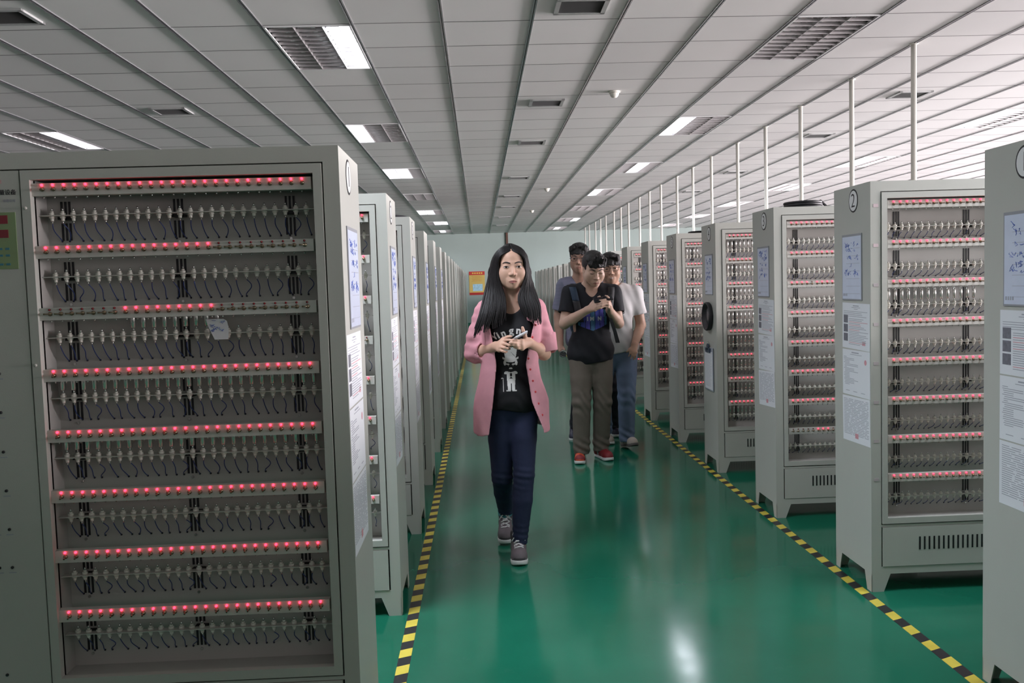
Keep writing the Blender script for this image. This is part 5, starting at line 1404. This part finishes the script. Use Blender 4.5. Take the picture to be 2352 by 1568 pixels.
b.add(vs, [f for i in range(3) for f in ((4 * i, 4 * i + 2, 4 * i + 6, 4 * i + 4), (4 * i + 1, 4 * i + 5, 4 * i + 7, 4 * i + 3), (4 * i, 4 * i + 4, 4 * i + 5, 4 * i + 1), (4 * i + 2, 4 * i + 3, 4 * i + 7, 4 * i + 6))] + [(0, 1, 3, 2), (12, 14, 15, 13)]); b.build('strap_end', bagk, bp)

# smiling man in white
white_tee = mat('tee_white', (0.55, 0.54, 0.54), 0.8, noise=0.06, nscale=14, bump=0.2, bscale=12)
denim = mat('jeans_light', (0.135, 0.185, 0.285), 0.85, noise=0.40, nscale=5, bump=0.2, bscale=24)
beige = mat('shoe_beige', (0.34, 0.30, 0.26), 0.8, noise=0.15)
def hands2(g):
    relaxed(g, (1.258, 7.115, .885), ([V(1.222, 7.088, .842), V(1.235, 7.078, .830), V(1.250, 7.075, .824), V(1.264, 7.082, .826)], [V(1.205, 7.095, .792), V(1.222, 7.090, .772), V(1.242, 7.090, .764), V(1.258, 7.095, .774)], [V(1.212, 7.095, .852), V(1.192, 7.095, .830)]), (0, -.008, 0))
    relaxed(g, (.985, 7.28, .86), ([V(.975, 7.26, .80), V(.982, 7.25, .795), V(.990, 7.25, .795), V(.998, 7.26, .80)], [V(.980, 7.25, .74), V(.985, 7.24, .735), V(.992, 7.24, .735), V(.998, 7.25, .745)], [V(.965, 7.24, .81), V(.968, 7.23, .78)]), (0, -.006, 0))
org2 = (1.14, 7.25, 0)
m2, H2, g2, t2 = man('smiling man with glasses in white tee and light jeans, hand at his pocket', org2, dict(O=(1.088, 7.235, 1.520), yaw=-4, pitch=4, roll=-3, sc=1.08), dict(smile=True, eyeh=.0034, browr=.0032, lipmat=MATS['lips_man']), (0.50, 0.31, 0.225), (1.145, 7.28, .86), (1.135, 7.28, 1.315),
    [[(.965, 7.28, 1.315), (.945, 7.31, 1.06), (.985, 7.28, .86)], [(1.300, 7.28, 1.305), (1.345, 7.28, 1.035), (1.258, 7.115, .885)]],
    [[(1.040, 7.28, .82), (1.010, 7.33, .46), (1.060, 7.56, .12)], [(1.215, 7.27, .82), (1.196, 7.19, .455), (1.197, 7.23, .105)]],
    white_tee, denim, [dict(heel=(1.060, 7.68), toe=(1.090, 7.42), ankle_z=.1, up=beige, accents=[beige, beige], laces=False), dict(heel=(1.185, 7.345), toe=(1.245, 7.085), ankle_z=.1, up=beige, accents=[beige, mat('shoe_brown', (0.16, 0.13, 0.11), 0.7, noise=0.2)], laces=False, lift=.004, pitch=-9, sole=mat('sole_dark', (0.09, 0.08, 0.075), 0.7, noise=0.2))],
    .815, shorthair(.004, .030, .0, .0, 5), 'man_white', dict(fn=hands2, fz=(.76, .90)), sleeve=.66, torso_r=(.150, .098))
glasses(m2, org2, H2, g2, mat('glasses_dark', (0.03, 0.025, 0.025), 0.3, noise=0.1))
for ch, x, z, a in (('O', 1.168, 1.170, -58), ('R', 1.176, 1.145, -66)):
    ar = math.radians(a); decal('lettering', t2, text_mesh(ch, .042, 0, bold=.0012), (x, z), black, m2, org2, .003, lambda p, q, ar=ar: (p * math.cos(ar) - q * math.sin(ar), p * math.sin(ar) + q * math.cos(ar)))

# tall man behind in a striped tee, bottle in hand
stm = bpy.data.materials.new('tee_striped'); stm.use_nodes = True; nt = stm.node_tree; pb = nt.nodes['Principled BSDF']; pb.inputs['Roughness'].default_value = .8
tc = nt.nodes.new('ShaderNodeTexCoord'); wv = nt.nodes.new('ShaderNodeTexWave'); wv.bands_direction = 'Z'; wv.inputs['Scale'].default_value = 30; wv.inputs['Distortion'].default_value = .4
rp = nt.nodes.new('ShaderNodeValToRGB'); rp.color_ramp.elements[0].color = (0.07, 0.075, 0.14, 1); rp.color_ramp.elements[1].color = (0.30, 0.30, 0.38, 1); rp.color_ramp.elements[0].position = .35; rp.color_ramp.elements[1].position = .65
nt.links.new(tc.outputs['Object'], wv.inputs['Vector']); nt.links.new(wv.outputs['Fac'], rp.inputs[0]); nt.links.new(rp.outputs[0], pb.inputs['Base Color'])
darkt = mat('trousers_dark', (0.012, 0.013, 0.020), 0.85, noise=0.2, nscale=14); navys = mat('shoe_navy', (0.018, 0.022, 0.045), 0.6, noise=0.2)
def hands3(g):
    relaxed(g, (.692, 7.60, .880), ([V(.672, 7.56, .835), V(.680, 7.545, .822), V(.692, 7.54, .814), V(.703, 7.545, .812)], [V(.722, 7.535, .820), V(.728, 7.535, .800), V(.728, 7.535, .782), V(.722, 7.540, .770)], [V(.715, 7.555, .845), V(.722, 7.525, .822)]), (-.010, -.016, 0))
    g.cap((.700, 7.475, .797), (.7222, 7.316 + .32, .7800), .0345, .0345, .002, 'sub')
    relaxed(g, (1.16, 7.66, .88), ([V(1.15, 7.63, .83), V(1.158, 7.62, .82), V(1.168, 7.62, .82), V(1.176, 7.63, .83)], [V(1.15, 7.60, .77), V(1.158, 7.59, .765), V(1.166, 7.59, .765), V(1.174, 7.60, .775)], [V(1.14, 7.61, .84), V(1.14, 7.59, .81)]), (0, -.008, 0))
org3 = (.93, 7.66, 0)
m3, H3, g3, t3 = man('tall man in striped grey tee, partly hidden behind the man in black', org3, dict(O=(.880, 7.615, 1.618), yaw=-14, pitch=2, roll=0, sc=1.08), dict(eyeh=.0036, browr=.0030, lipmat=MATS['lips_man']), (0.42, 0.25, 0.185), (.935, 7.68, .93), (.915, 7.68, 1.388),
    [[(.745, 7.68, 1.385), (.690, 7.71, 1.115), (.692, 7.60, .880)], [(1.085, 7.68, 1.385), (1.135, 7.72, 1.12), (1.16, 7.66, .88)]],
    [[(.875, 7.68, .88), (.862, 7.62, .48), (.850, 7.86, .13)], [(1.02, 7.68, .88), (1.135, 7.66, .48), (1.175, 7.90, .11)]],
    stm, darkt, [dict(heel=(.835, 7.99), toe=(.800, 7.735), ankle_z=.1, up=navys, accents=[navys, navys], laces=False, lift=.01, pitch=6), dict(heel=(1.17, 8.02), toe=(1.215, 7.77), ankle_z=.1, up=navys, accents=[navys, navys], laces=False)],
    .86, shorthair(.010, .040, .0, .004, 8), 'man_striped', dict(fn=hands3, fz=(.77, .90)), sleeve=.80, torso_r=(.165, .105))
glasses(m3, org3, H3, g3, MATS['glasses_dark'])
bt = thing('water_bottle', 'clear plastic water bottle in the hand of the man in striped tee', 'bottle', (.700, 7.475, .797), None, Euler((math.radians(-84), 0, math.radians(-8))))
clear = mat('bottle_clear', (0.90, 0.95, 0.95), 0.05, noise=0.01); clear.node_tree.nodes['Principled BSDF'].inputs['Transmission Weight'].default_value = .92; clear.node_tree.nodes['Principled BSDF'].inputs['IOR'].default_value = 1.2
MB().lathe([(.024, 0), (.030, .006), (.030, .05), (.028, .055), (.030, .06), (.030, .10), (.026, .125), (.013, .148), (.0125, .160)], n=24).build('bottle_body', clear, bt); MB().lathe([(.0148, .156), (.0148, .172), (.013, .174)], n=20).build('cap', mat('cap_white', (0.6, 0.62, 0.64), 0.4, noise=0.04), bt)
